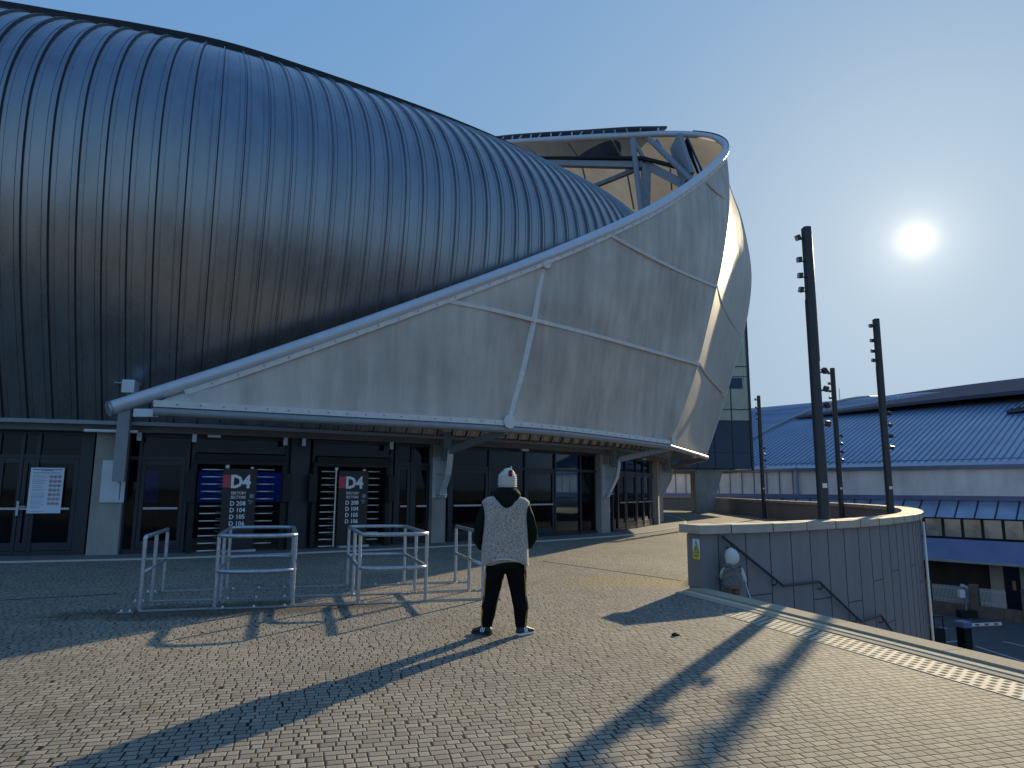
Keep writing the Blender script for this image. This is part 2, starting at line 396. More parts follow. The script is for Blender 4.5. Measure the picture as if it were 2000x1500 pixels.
def text_mesh(txt, size, loc, R3, material, parent, name='lettering', bold=.0, depth=.004, xs=1., align='LEFT'):
    c = bpy.data.curves.new('t', 'FONT'); c.body = txt; c.size = size; c.extrude = depth; c.offset = bold; c.align_x = align; c.resolution_u = 2
    o = bpy.data.objects.new('t', c); COL.objects.link(o)
    dg = bpy.context.evaluated_depsgraph_get(); me = bpy.data.meshes.new_from_object(o.evaluated_get(dg))
    bpy.data.objects.remove(o); me.materials.clear(); me.materials.append(M[material]); me.name = name
    me.transform(Matrix.Diagonal((xs, 1, 1, 1))); me.transform(R3.to_4x4()); me.transform(Matrix.Translation(loc))
    ob = bpy.data.objects.new(name, me); COL.objects.link(ob); ob.parent = parent; return ob

# ---------------------------------------------------------------- plan curve of the stadium front
GK = [(-40, 13), (-28, 13), (-16, 14.9), (-11.8, 15.9), (-9.9, 16.43), (-8, 17.1), (-5.87, 18.29), (-2.2, 20.7), (.8, 23.1), (3.4, 25.7), (5.0, 28.2), (6.4, 31), (7.4, 33.95), (8.3, 38), (8.8, 42), (8.9, 48), (8, 56), (5, 64)]
G = resample(cat3([(x, y, 0) for x, y in GK], 14), 520)
GT = [(G[min(i + 2, len(G) - 1)] - G[max(i - 2, 0)]).normalized() for i in range(len(G))]
GN = [Vector((t.y, -t.x, 0)) for t in GT]
def fac(px, off=0., y=1000):
    """point of the front at a given offset seen in direction px"""
    d = ray(px, y); pr = None
    for i in range(len(G)):
        p = G[i] + GN[i] * off; c = p.x * d.y - p.y * d.x
        if pr is not None and pr[0] < 0 <= c:
            return pr[1].lerp(p, -pr[0] / (c - pr[0])), GN[i], GT[i]
        pr = (c, p)
    i = min(range(len(G)), key=lambda k: abs((G[k].x + GN[k].x * off) * d.y - (G[k].y + GN[k].y * off) * d.x)); return G[i] + GN[i] * off, GN[i], GT[i]

# ================================================================ SETTING
# lower ground to the horizon
ZL = -6.6
o = MB().add([(-3000, -3000, ZL - .3), (3000, -3000, ZL - .3), (3000, 3000, ZL - .3), (-3000, 3000, ZL - .3)], [(0, 1, 2, 3)]).build('ground', 'ground'); tag(o, kind='structure')
o = MB().box((30, 40, ZL - .1), (150, 190, .2)).build('road', 'asphalt'); tag(o, kind='structure')
E0 = Vector((3.15, 11.5, 0)); ED = Vector((.322, -.947, 0)).normalized(); EN = Vector((.947, .322, 0)).normalized()  # terrace edge, outward normal
def edge(s, w=0., z=0.): p = E0 + ED * s - EN * w; return Vector((p.x, p.y, z))
# outer face line of the curved parapet
PWK = [(3.12, 11.42), (4.3, 12.0), (5.7, 12.95), (7.05, 14.0), (8.5, 15.45), (9.9, 17.1), (11.1, 18.85), (12.35, 21.0), (13.6, 23.5), (14.75, 26.7), (15.45, 31), (15.55, 36), (15.6, 42), (15.9, 48), (16.2, 54), (15, 60), (10, 64), (3, 66)]
PW = resample(cat3([(x, y, 0) for x, y in PWK], 12), 200)
PT_ = [(PW[min(i + 1, 199)] - PW[max(i - 1, 0)]).normalized() for i in range(200)]
PN = [Vector((t.y, -t.x, 0)) for t in PT_]
def slab(name, poly, z, th, m):
    bm = bmesh.new(); f = bm.faces.new([bm.verts.new((p.x, p.y, z)) for p in poly])
    r = bmesh.ops.extrude_face_region(bm, geom=[f]); bmesh.ops.translate(bm, vec=(0, 0, -th), verts=[v for v in r['geom'] if isinstance(v, bmesh.types.BMVert)])
    bmesh.ops.triangulate(bm, faces=[f for f in bm.faces if len(f.verts) > 4]); bmesh.ops.recalc_face_normals(bm, faces=bm.faces)
    me = bpy.data.meshes.new(name); bm.to_mesh(me); bm.free()
    me.materials.append(M[m]); ob = bpy.data.objects.new(name, me); COL.objects.link(ob); return ob
poly = [p - n * .12 for p, n in zip(PW, PN)] + [Vector((-80, 70, 0)), Vector((-80, -90, 0)), Vector((40, -90, 0)), edge(60, .01), edge(30, .01), edge(.1, .01)]
tag(slab('plaza', poly, 0, 7, 'setts'), kind='structure')

# strips along the edge, each a few mm proud of the one below
def strip(name, s0, s1, w0, w1, z, m, n=24, gap=0):
    mb = MB(); 
    for i in range(n):
        a = s0 + (s1 - s0) * i / n; b = s0 + (s1 - s0) * (i + 1) / n - gap
        p = [edge(a, w0), edge(b, w0), edge(b, w1), edge(a, w1)]
        mb.add([(q.x, q.y, -.1) for q in p] + [(q.x, q.y, z) for q in p], [(4, 5, 6, 7), (0, 4, 7, 3), (1, 2, 6, 5), (0, 1, 5, 4), (3, 7, 6, 2)])
    return tag(mb.build(name, m), kind='structure')
strip('kerb_strip', .02, 30, 0, .30, .045, 'band', 20, .012)
strip('slot_drain', .05, 30, .302, .325, .004, 'joint', 1)
strip('pale_kerb', .05, 30, .327, .44, .022, 'bright', 30, .006)
strip('grey_kerb', .05, 30, .442, .56, .012, 'band', 30, .006)
strip('tactile_base', 1.9, 30, .60, 1.06, .006, 'studs', 28, .003)
mb = MB()
for r in range(5):
    w = .65 + r * .09
    for i in range(250):
        s_ = 1.95 + i * .108 + (.054 if r % 2 else 0) + random.uniform(-.004, .004); p = edge(s_, w)
        mb.box((p.x, p.y, .0065), (.052, .046, .003), (0, 0, math.atan2(ED.y, ED.x)))
tag(mb.build('tactile_recesses', 'joint'), kind='structure')

# plinth strip and pale kerb in front of the facade
def ribbon(mb, idx, o0, o1, z0, z1):
    A = [G[i] + GN[i] * o0 for i in idx]; B = [G[i] + GN[i] * o1 for i in idx]; n = len(idx)
    vs = [(p.x, p.y, z1) for p in A] + [(p.x, p.y, z1) for p in B] + [(p.x, p.y, z0) for p in A] + [(p.x, p.y, z0) for p in B]
    fs = []
    for i in range(n - 1): fs += [(i, i + 1, n + i + 1, n + i), (n + i, n + i + 1, 3 * n + i + 1, 3 * n + i), (2 * n + i, 2 * n + i + 1, i + 1, i)]
    return mb.add(vs, fs)
tag(ribbon(MB(), range(60, 500, 3), -.6, 1.05, -.05, .03).build('pavement_strip', 'plinth'), kind='structure')
tag(ribbon(MB(), range(60, 500, 3), 1.052, 1.13, -.05, .035).build('pale_kerb_line', 'kerb'), kind='structure')
o = MB()
for k, (x0, y0, x1, y1) in enumerate([(1060, 1096, 1330, 1134), (0, 1173, 230, 1160)]):   # narrow drain slots in the setts
    a, b = atZ(x0, y0), atZ(x1, y1); o.wall(a, b, -.01, .005, .03)
tag(o.build('drain_slot', 'joint'), kind='structure')

# ================================================================ STADIUM
st = thing('stadium', 'large stadium with dark ribbed metal shell and pale grey membrane nose over glass doors', 'stadium')
OM, ZM, SB, ZT = 2.15, 9.66, 7.2, 15.7
def prof(n):
    out = []
    for k in range(n):
        t = k / (n - 1)
        if t < .45:
            a = t / .45; z = 3.15 + (ZM - 3.15) * a; q = .35 + (OM - .35) * math.sin(a * PI / 2)
        else:
            a = (t - .45) / .55 * PI / 2; q = OM - (OM + SB) * (1 - math.cos(a)); z = ZM + (ZT - ZM) * math.sin(a)
        out.append((q, z))
    return out
PR = prof(44)[:34]; NPR = 34
PNn = []
for i in range(NPR):
    a, b = PR[max(i - 1, 0)], PR[min(i + 1, NPR - 1)]; dx, dz = b[0] - a[0], b[1] - a[1]; L = math.hypot(dx, dz); PNn.append((dz / L, -dx / L))
# arc-length samples for panel seams
Lc = [0]
for a, b in zip(G, G[1:]): Lc.append(Lc[-1] + (b - a).length)
def gat(s):
    import bisect
    i = min(max(bisect.bisect_right(Lc, s) - 1, 0), len(G) - 2); t = (s - Lc[i]) / (Lc[i + 1] - Lc[i])
    return G[i].lerp(G[i + 1], t), GN[i].lerp(GN[i + 1], t).normalized()
PWD = .50; sec = [(0, 0), (.008, .06), (.026, .06), (.034, 0), (.052, 0), (.125, 0), (.131, .014), (.143, .014), (.150, 0), (.27, 0), (.384, 0), (.390, .014), (.402, .014), (.409, 0)]
cols = []
s = 8.0
while s < Lc[-1] - 6:
    for ds, hh in sec:
        p, n = gat(s + ds); cols.append((p, n, hh))
    s += PWD
vs = []
for p, n, hh in cols:
    for (q, z), (nx, nz) in zip(PR, PNn):
        w = p + n * (q + nx * hh); vs.append((w.x, w.y, z + nz * hh))
nr = NPR; fs = [(i * nr + j, i * nr + j + 1, (i + 1) * nr + j + 1, (i + 1) * nr + j) for i in range(len(cols) - 1) for j in range(nr - 1)]
o = MB().add(vs, fs)
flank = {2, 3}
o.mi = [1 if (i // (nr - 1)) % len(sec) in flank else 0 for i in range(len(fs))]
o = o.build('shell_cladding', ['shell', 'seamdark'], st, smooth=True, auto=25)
# fascia along the rim and lower drip edge
I0 = range(40, 430, 3)
def run(off, z0, z1, th, name, m, idx=I0):
    mb = MB(); ribbon(mb, list(idx), off - th / 2, off + th / 2, z0, z1)
    A = list(idx); n = len(A)
    return mb.build(name, m, st)
mb = MB(); pr = []
RO, RZ = PR[-1]
for i in range(40, 330, 3):
    k_ = min(1, (330 - i) / 150); p = G[i] + GN[i] * (RO + .12); q = G[i] + GN[i] * (RO - .2)
    pr.append([Vector((p.x, p.y, RZ - .1)), Vector((p.x, p.y, RZ + .06 + .17 * k_)), Vector((q.x, q.y, RZ + .06 + .17 * k_)), Vector((q.x, q.y, RZ - .1))])
mb.rings(pr).build('rim_fascia', 'black', st)
mb = MB(); pr = []
for i in range(40, 470, 3):
    a, b = G[i] + GN[i] * (RO - .05), G[i] + GN[i] * (RO - 5)
    pr.append([Vector((a.x, a.y, RZ - .12)), Vector((a.x, a.y, RZ - .02)), Vector((b.x, b.y, RZ - .02)), Vector((b.x, b.y, RZ - .12))])
mb.rings(pr).build('rear_roof_deck', 'black', st)
mb = MB(); pr = []
for i in range(40, 470, 3):
    c = G[i] + GN[i] * .36; d = GN[i] * .06
    pr.append([c - d + Vector((0, 0, 3.08)), c + d + Vector((0, 0, 3.08)), c + d + Vector((0, 0, 3.17)), c - d + Vector((0, 0, 3.17))])
mb.rings(pr).build('drip_edge', 'steel2', st)
mb = MB(); pr = []
for i in range(40, 470, 3):
    a = G[i] + GN[i] * .22; b = G[i] - GN[i] * .45
    pr.append([Vector((a.x, a.y, 2.93)), Vector((a.x, a.y, 3.16)), Vector((b.x, b.y, 3.16)), Vector((b.x, b.y, 2.93))])
mb.rings(pr).build('lintel_beam', 'lintel', st)

# big edge tube of the nose and the lower ring
TUBE = [(218, 797, 14.55), (500, 705, 15.4), (800, 600, 17.1), (1060, 503, 19.3), (1250, 420, 22.6), (1340, 366, 25.2), (1394, 323, 27.6), (1417, 296, 29), (1413, 279, 29.8), (1385, 267, 30.2), (1330, 262, 30.6), (1250, 263, 32), (1130, 269, 35.5), (1000, 277, 40), (900, 287, 44)]
tp = cat3([atY(*p) for p in TUBE], 10)
MB().tube(tp, .155, 20).build('edge_tube', 'steel', st, smooth=True, auto=50)
nose_i = 7 * 10
T1 = resample(tp[4:nose_i + 1], 81)            # tube from its low end to the nose tip
T1 = [p + Vector((0, 0, -.17)) for p in T1]
NB = atY(1310, 866, 26.0); NC = atY(1380, 888, 32.5)
RING = [(300, 791, 14.45), (640, 809, 16.2), (990, 829, 18.9), (1160, 846, 22.3), (1310, 866, 26)]
R1 = resample(cat3([atY(*p) for p in RING], 20), 81)
CREASE = [(1420, 312, 28.9), (1424, 360, 28.4), (1423, 420, 28), (1412, 500, 27.7), (1398, 566, 27.5), (1366, 700, 27.1), (1335, 800, 26.6), (1310, 866, 26)]
CR = resample(cat3([atY(*p) for p in CREASE], 10), 41)
NU, NV = 81, 41
S1 = []
for i in range(NU):
    u = i / (NU - 1); col_ = []
    for j in range(NV):
        v = j / (NV - 1); p = T1[i].lerp(R1[i], v)
        lin = T1[-1].lerp(R1[-1], v); p = p + (CR[j] - lin) * (u ** 3)
        col_.append(p)
    S1.append(col_)
def surf(S_, name, m, parent=st, th=.03):
    nu, nv = len(S_), len(S_[0]); vs = [p for c in S_ for p in c]
    o = MB().add(vs, [(i * nv + j, i * nv + j + 1, (i + 1) * nv + j + 1, (i + 1) * nv + j) for i in range(nu - 1) for j in range(nv - 1)]).build(name, m, parent, smooth=True)
    return o
surf(S1, 'front_membrane', 'membrane')
# second membrane wrapping round the far side of the nose
C0 = CR
C1 = resample(cat3([atY(1412, 280, 29.9), atY(1424, 360, 31.6), atY(1449, 430, 33.6), atY(1467, 530, 35), atY(1459, 620, 35), atY(1436, 710, 34.4), atY(1408, 805, 33.4), NC], 8), 41)
CM = [CR[j].lerp(C1[j], .45) + Vector((-.22, .14, 0)) * math.sin(PI * min(1, max(0, j / 40))) ** .7 for j in range(41)]
C2 = resample(cat3([atY(1330, 264, 30.6), Vector((10.9, 36, 15.5)), Vector((12.6, 39.5, 11)), Vector((11.4, 39.5, 7)), Vector((9.9, 39, 3.3))], 8), 41)
C3 = resample(cat3([atY(1250, 266, 32), Vector((8.5, 44, 15.5)), Vector((9, 46, 11)), Vector((8.4, 47, 3.3))], 8), 41)
C4 = resample(cat3([atY(1130, 272, 35.5), Vector((5, 52, 17)), Vector((7, 58, 11)), Vector((7, 60, 3.3))], 8), 41)
C5 = resample(cat3([atY(900, 290, 44), Vector((-6, 60, 18)), Vector((-3, 66, 11)), Vector((-2, 68, 3.3))], 8), 41)
S2 = [cat3([c[j] for c in (C1, C2, C3, C4, C5)], 12) for j in range(41)]
SM = [cat3([c[j] for c in (C0, CM, C1)], 9) for j in range(41)]
SM = [[SM[j][i] for j in range(41)] for i in range(len(SM[0]))]
surf(SM, 'side_membrane', 'membrane2')
MB().tube(resample(C1, 60), .022, 8).build('edge_cable', 'strip', st, smooth=True)
S2 = [[S2[j][i] for j in range(41)] for i in range(len(S2[0]))]
surf(S2, 'rear_membrane', 'membrane2')
MB().tube(resample(CR, 60), .018, 8).build('crease_cable', 'strip', st, smooth=True)
MB().tube([p + Vector((0, 0, -.14)) for p in [x for x in R1]] + [R1[-1].lerp(NC, .5) + Vector((0, 0, -.14)), NC + Vector((0, 0, -.14)), C2[-1] + Vector((0, 0, -.14))], .10, 12).build('lower_ring', 'steel2', st, smooth=True)

# seam strips on the membranes: projected onto the surface
def on_surf(S_, x, y):
    best = None
    for c in S_:
        for p in c:
            q = proj(p); d = (q[0] - x) ** 2 + (q[1] - y) ** 2
            if best is None or d < best[0]: best = (d, p, q)
    p = best[1]; return atY(x, y, p.y)
def seam(S_, pix, w, name='seam_strip', m='strip', out=.07, smooth_=True):
    P = resample(cat3([on_surf(S_, *q) for q in pix], 6), 24)
    mb = MB(); rs = []
    for i, p in enumerate(P):
        t = (P[min(i + 1, 23)] - P[max(i - 1, 0)]).normalized(); n = -(p - Vector((0, 0, CH))).normalized(); 
        nn = Vector((n.x, n.y, n.z * .3)).normalized(); b = t.cross(nn).normalized(); nn = b.cross(t)
        rs.append([p - b * w + nn * out, p + b * w + nn * out, p + b * w - nn * .02, p - b * w - nn * .02])
    return mb.rings(rs).build(name, m, st)
seam(S1, [(872, 588), (955, 604), (1045, 626), (1160, 655), (1265, 684), (1366, 712)], .055)
seam(S1, [(1190, 459), (1260, 497), (1330, 532), (1399, 561)], .05)
seam(S1, [(1380, 355), (1400, 375), (1421, 392)], .05)
seam(S1, [(1062, 512), (1052, 570), (1043, 626), (1022, 720), (1005, 780), (992, 826)], .075, 'batten')
S2a = SM
seam(S2a, [(1400, 562), (1412, 600), (1430, 632), (1448, 658)], .03, out=.05)
seam(S2a, [(1366, 712), (1382, 735), (1400, 755), (1421, 776)], .03, out=.05)
# clamp strips with bolts along tube and ring
def clamp(P, name, dv):
    mb = MB(); bolts = []; rs = []; n = len(P)
    for i, p in enumerate(P):
        t = (P[min(i + 1, n - 1)] - P[max(i - 1, 0)]).normalized(); nn = Vector((-p.x * .0 + GNat(p).x, GNat(p).y, .0)).normalized(); b = nn.cross(t).normalized()
        if b.z < 0: b = -b
        q = p + b * dv + nn * .06
        rs.append([q - b * .07 + nn * .02, q + b * .07 + nn * .02, q + b * .07 - nn * .05, q - b * .07 - nn * .05])
        if i % 2 == 0: bolts.append(q + nn * .024)
    o_ = mb.rings(rs).build(name, 'strip', st); bd = None
    for q in bolts:
        if bd is None: bd = MB().box((0, 0, 0), (.028, .028, .028)).build('bolt', 'steel2', o_); bd.location = q
        else: c_ = bd.copy(); COL.objects.link(c_); c_.parent = o_; c_.location = q
def GNat(p):
    i = min(range(0, len(G), 6), key=lambda k: (G[k] - Vector((p.x, p.y, 0))).length_squared); return GN[i]
clamp(resample(T1[1:], 90), 'upper_clamp_strip', -.02)
clamp(resample(R1, 80), 'lower_clamp_strip', .03)
for x, y, r_ in ((991, 824, .19), (1311, 862, .16), (1063, 515, .17)):
    p = on_surf(S1, x, y); n = GNat(p); a = Vector((-n.y, n.x, 0))
    MB().prism([(r_ * math.cos(k * PI / 12), r_ * math.sin(k * PI / 12)) for k in range(24)], a, (0, 0, 1), p + n * .10, n, .05).build('corner_plate', 'strip', st)
# tube end saddle
a = atY(255, 757, 15.5); MB().box(a, (.26, .5, .3), (0, 0, .3)).build('tube_saddle', 'steel', st, bevel=.01)
MB().box(atY(253, 752, 15.9), (.5, .7, .03), (0, 0, .3)).build('saddle_plate', 'steel2', st)
MB().tube([atY(212, 798.5, 14.5), atY(217, 797.4, 14.54)], .162, 20).build('tube_end_cap', 'steel2', st)
a, b = atY(262, 803, 14.5), atY(310, 806, 14.5)
MB().wall(a, b, a.z - .12, a.z + .05, .05).build('end_gusset', 'steel', st)

# roof edge over the rear tube, hangers and corrugated lip
RP = resample(cat3([atY(x, y, Y) for x, y, Y in ((905, 278, 44), (1000, 267, 40), (1130, 259, 35.5), (1230, 253, 32.2), (1303, 252, 31))], 10), 40)
mb = MB(); rs = []
for p in RP:
    rs.append([p + Vector((0, 0, .04)), p + Vector((0, 0, .16)), p + Vector((-1, 3, .2)), p + Vector((-1, 3, .08))])
mb.rings(rs).build('roof_lip', 'greyroof', st)
for k in range(19):
    p = RP[2 + k * 2]; q = min(tp[80:], key=lambda t_: (t_ - p).length)
    MB().tube([p + Vector((0, 0, .05)), q + Vector((0, 0, .05))], .05, 6).build('hanger', 'steel', st)
NR = [tp[i] + Vector((.10, .05, .2)) for i in range(66, 98)]
MB().tube(NR, .05, 6).build('nose_gutter', 'black', st)
# structure inside the mouth
def beam(name, pts, r, m='steel2', n=8): return MB().tube([atY(*p) for p in pts], r, n).build(name, m, st)
def bbeam(name, a, b, w, hh, m='steel2'):
    a, b = atY(*a), atY(*b); d = (b - a); L = d.length; d.normalize(); x = d.cross(Vector((0, 0, 1))).normalized() if abs(d.z) < .95 else Vector((1, 0, 0)); y = d.cross(x)
    return MB().box((a + b) / 2, (L, w, hh), Matrix((d, x, y)).transposed()).build(name, m, st)
bbeam('main_column', (1262, 322, 31), (1258, 470, 31), .42, .42)
bbeam('main_beam', (1040, 316, 33.5), (1256, 321, 31), .30, .42)
bbeam('main_beam', (1266, 324, 31), (1350, 368, 29.5), .30, .38)
beam('top_rail', ((1040, 309, 33.4), (1256, 309, 30.8), (1325, 327, 29.8)), .11, 'black')
beam('brace', ((1150, 368, 33), (1250, 328, 31.2)), .14)
beam('brace', ((1236, 272, 31.2), (1253, 415, 30.2)), .14)
beam('brace', ((1268, 272, 31), (1358, 358, 28.6)), .14)
beam('brace', ((1238, 275, 31.2), (1262, 318, 31)), .10)
beam('brace', ((1283, 274, 30.9), (1300, 305, 30.4)), .08)
for x0, y0, x1, y1 in ((1026, 283, 1065, 316), (1108, 278, 1136, 316), (1196, 273, 1220, 318), (1137, 324, 1150, 380), (1223, 328, 1238, 408), (1309, 330, 1312, 370), (1080, 320, 1090, 345)):
    q0, q1 = [(lambda p: atY(x_, y_, p.y * .985))(on_surf(S2, x_, y_)) for x_, y_ in ((x0, y0), (x1, y1))]
    MB().tube([q0, q1], .05, 6).build('membrane_seam', 'steel2', st)
o = bbeam('service_panel', (1320, 276, 30.2), (1344, 352, 29.2), .2, .95); 
o = bbeam('light_panel', (1340, 274, 29.9), (1368, 338, 28.9), .10, .30, 'black')
mb = MB()
for k in range(16):
    p = atY(1346 + k * 1.35, 279 + k * 3.7, 29.7 - k * .06); mb.box(p, (.06, .06, .09))
mb.build('light_row', 'white', o)

# interior of the concourse: ceiling, back wall with openings, seat banks beyond
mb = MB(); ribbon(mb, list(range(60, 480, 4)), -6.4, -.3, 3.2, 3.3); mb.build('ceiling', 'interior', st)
BO = -6.2
def onback(px): return fac(px, BO)[0]
ops = [(262, 306), (383, 436), (496, 548), (700, 716), (1048, 1056)]
xs = [-180] + [v for o_ in ops for v in o_] + [1085]
mb = MB()
for a, b in zip(xs[::2], xs[1::2]):
    n = max(1, int((b - a) / 40))
    for k in range(n): mb.wall(onback(a + (b - a) * k / n), onback(a + (b - a) * (k + 1) / n), 0, 3.2, .2)
for a, b in ops:
    p, q = onback(a), onback(b)
    mb.wall(p, q, 2.15, 3.2, .2); mb.wall(p, q, 0, .80, .2)
q = onback(1085); i0 = min(range(len(G)), key=lambda k: (G[k] + GN[k] * BO - q).length)
for i in range(i0 - 40, 470, 10): mb.wall(G[i] + GN[i] * BO, G[i + 10] + GN[i + 10] * BO, 0, 3.2, .2)
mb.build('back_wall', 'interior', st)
def seatbank(px0, px1, off, z0, rows, cols_, group):
    p, q = fac(px0, off)[0], fac(px1, off)[0]; t = thing('seat_bank', '', 'seats', group); d = (q - p); L = d.length; d.normalize(); n = Vector((-d.y, d.x, 0)); rot = math.atan2(d.y, d.x)
    base = MB(); 
    for r in range(rows):
        c = (p + q) / 2 + n * (r * .75 + .5); base.box((c.x, c.y, z0 + r * .36 - .2), (L, .75, .4), (0, 0, rot))
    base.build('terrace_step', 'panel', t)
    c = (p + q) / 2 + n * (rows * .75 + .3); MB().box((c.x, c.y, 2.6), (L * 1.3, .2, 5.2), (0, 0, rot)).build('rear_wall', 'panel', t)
    for r in range(rows):
        se = MB(); ba = MB()
        for k in range(cols_):
            c = p + d * (L * (k + .5) / cols_) + n * (r * .75 + .35); w = L / cols_ * .93
            se.box((c.x, c.y, z0 + r * .36 + .25), (w, .36, .05), (0, 0, rot)); cc = c + n * .2
            ba.box((cc.x, cc.y, z0 + r * .36 + .43), (w, .05, .36), (0, 0, rot))
        se.build('seat_row', 'seat', t); ba.build('seat_backs', 'seat', t)
    return t
t = seatbank(238, 340, -11, .8, 7, 11, 'blue seats seen through the doors'); t['label'] = 'blue stand seats seen through the glass bay beside the concrete column'
t = seatbank(366, 452, -11, .8, 7, 11, 'blue seats seen through the doors'); t['label'] = 'blue stand seats seen through the left turnstile bars left of its sign'
t = seatbank(470, 600, -11, .8, 7, 11, 'blue seats seen through the doors'); t['label'] = 'blue stand seats seen right of the left D4 sign'

# columns with brackets
def column(px0, px1, name='concrete_column'):
    (a, n, t_), (b, n2, _) = fac(px0, 0, 1050), fac(px1, 0, 1050)
    mb = MB(); mb.wall(a, b, 0, 3.0, .55, -.26); return mb.build(name, 'concrete', st, bevel=.015), (a + b) / 2, ((n + n2) / 2).normalized()
def bracket(c, n, node, col_, big=True):
    tt = Vector((-n.y, n.x, 0)); z = Vector((0, 0, 1))
    g = [(.0, 1.35), (.12, 1.35), (.52, 2.05), (.60, 2.45), (.62, 2.72), (.45, 2.75), (.40, 2.5), (0, 2.5)]
    MB().prism(g, n, z, c, tt, .05).build('gusset', 'steel', col_)
    ed = MB(); pts = g[1:5]
    for (x0, z0), (x1, z1) in zip(pts, pts[1:]):
        p, q = c + n * x0 + z * z0, c + n * x1 + z * z1; d = (q - p).normalized(); ed.box((p + q) / 2, ((q - p).length + .01, .20, .025), Matrix((d, tt, d.cross(tt))).transposed())
    ed.build('flange', 'steel', col_)
    MB().box(c + n * .022 + z * 1.95, (.5, .05, 1.2), Matrix((tt, n, z)).transposed()).build('base_plate', 'steel', col_, bevel=.004)
    for zz in (1.45, 2.05, 2.45): MB().box(c + n * .17 + z * zz, (.26, .26, .025), Matrix((tt, n, z)).transposed()).build('stiffener', 'steel', col_)
    p, q = c + n * .42 + z * 2.45, c + n * .30 + z * 3.35; d = (q - p).normalized()
    MB().box((p + q) / 2, ((q - p).length, .26, .22), Matrix((d, tt, d.cross(tt))).transposed()).build('box_section', 'steel2', col_, bevel=.006)
    p, q = c + n * .58 + z * 2.72, node + Vector((0, 0, -.16)); d = (q - p).normalized(); x = d.cross(z).normalized()
    MB().box((p + q) / 2, ((q - p).length, .14, .20), Matrix((d, x, d.cross(x))).transposed()).build('strut', 'steel2', col_, bevel=.006)
    MB().prism([(.09 * math.cos(k * PI / 8), .09 * math.sin(k * PI / 8)) for k in range(16)], n, z, c + n * .28 + z * 2.27, tt, .09).build('pin', 'steel', col_)
cc1 = column(170, 232); cc2 = column(842, 869); cc3 = column(1175, 1192); cc4 = column(1287, 1298)
bracket(cc2[1], cc2[2], R1[54] if False else atY(990, 829, 18.9), cc2[0]); bracket(cc3[1], cc3[2], NB, cc3[0]); bracket(cc4[1], cc4[2], NC, cc4[0])
p = fac(236, .55, 900)[0]; n1 = cc1[2]; t1 = Vector((-n1.y, n1.x, 0)); RR = Matrix((t1, n1, Vector((0, 0, 1)))).transposed()
MB().box((p.x, p.y, 2.62), (.26, .22, 1.75), RR).build('hanging_post', 'steel2', cc1[0], bevel=.006)
p = fac(219, .03, 970)[0]; MB().box((p.x, p.y, 1.75), (.52, .06, 1.0), RR).build('base_plate', 'steel', cc1[0], bevel=.004)
p = fac(231, .45, 960)[0]; MB().box((p.x, p.y, 1.58), (.06, .12, .5), RR).build('pin_plate', 'steel', cc1[0])
a, b = fac(163, .5, 855)[0], fac(268, .5, 855)[0]; MB().tube([(a.x, a.y, 2.92), (b.x, b.y, 2.92)], .035, 8).build('tube_lamp', 'white', cc1[0])
# little soffit hangers and lamps
for px in (272, 380, 558, 594, 765): 
    p = fac(px, .15, 860)[0]; MB().box((p.x, p.y, 2.86), (.10, .1, .26), RR).build('soffit_hanger', 'steel', st)
for px, of in ((418, .1), (1025, .1), (1258, .1)):
    p, n, t_ = fac(px, of, 860); MB().box((p.x, p.y, 2.9), (.30, .09, .07), Matrix((t_, n, Vector((0, 0, 1)))).transposed()).build('soffit_lamp', 'white', st)

GO = -.22      # glazing line
def glazing(pxs, name, transom=2.32, door=(), rails=(), top=2.93, glassm='glass', off=GO, sill=.0, fw_=.075):
    mb = MB(); P = [fac(px, off, 1040)[0] for px in pxs]
    for p, nx in zip(P, P[1:] + [None]):
        pass
    for i, p in enumerate(P):
        j = min(i, len(P) - 2); d = (P[j + 1] - P[j]).normalized(); a = p - d * fw_ / 2; mb.wall(a, a + d * fw_, .03, top, .12)
    for i in range(len(P) - 1):
        d = (P[i + 1] - P[i]).normalized(); a, b = P[i] + d * (fw_ / 2 + .002), P[i + 1] - d * (fw_ / 2 + .002)
        mb.wall(a, b, .03, .03 + .10, .10); mb.wall(a, b, top - .09, top, .10)
        if transom: mb.wall(a, b, transom - .04, transom + .05, .10)
    fr = mb.build(name, 'frame', st, bevel=.004)
    for i in range(len(P) - 1):
        d = (P[i + 1] - P[i]).normalized(); a, b = P[i] + d * (fw_ / 2), P[i + 1] - d * (fw_ / 2)
        if i in door:
            dd = MB(); w = .09
            dd.wall(a + d * .01, a + d * (.01 + w), .14, transom - .05, .07, .01); dd.wall(b - d * (.01 + w), b - d * .01, .14, transom - .05, .07, .01)
            dd.wall(a + d * (.012 + w), b - d * (.012 + w), .14, .32, .06, .01); dd.wall(a + d * (.012 + w), b - d * (.012 + w), transom - .16, transom - .05, .06, .01)
            dd.build('door_leaf', 'frame', fr, bevel=.003)
            MB().wall(a + d * .12, b - d * .12, 1.08, 1.13, .04, .07).build('push_bar', 'galv', fr)
        MB().wall(a, b, .13, top - .09, .012).build('pane', glassm, fr)
    return fr, P
glazing([-200, -110, -20, 60], 'glazed_bay', door=(0, 1, 2)); 
fr, P = glazing([60 - 32, 147], 'poster_door_bay', door=(0,))
a = fac(33, GO + .1, 980)[0]; d_ = (P[1] - P[0]).normalized(); MB().wall(a, a + d_ * .05, .95, 1.28, .03).build('door_handle', 'galv', fr); 
MB().wall(a + d_ * .05, a + d_ * .2, 1.15, 1.17, .03, .04).build('door_lever', 'galv', fr)
mb = MB(); mb.wall(fac(150, GO, 1040)[0], fac(169, GO, 1040)[0], .03, 2.93, .14); mb.build('infill_panel', 'panel', st)
glazing([238, 262, 357], 'glazed_bay', door=(1,))
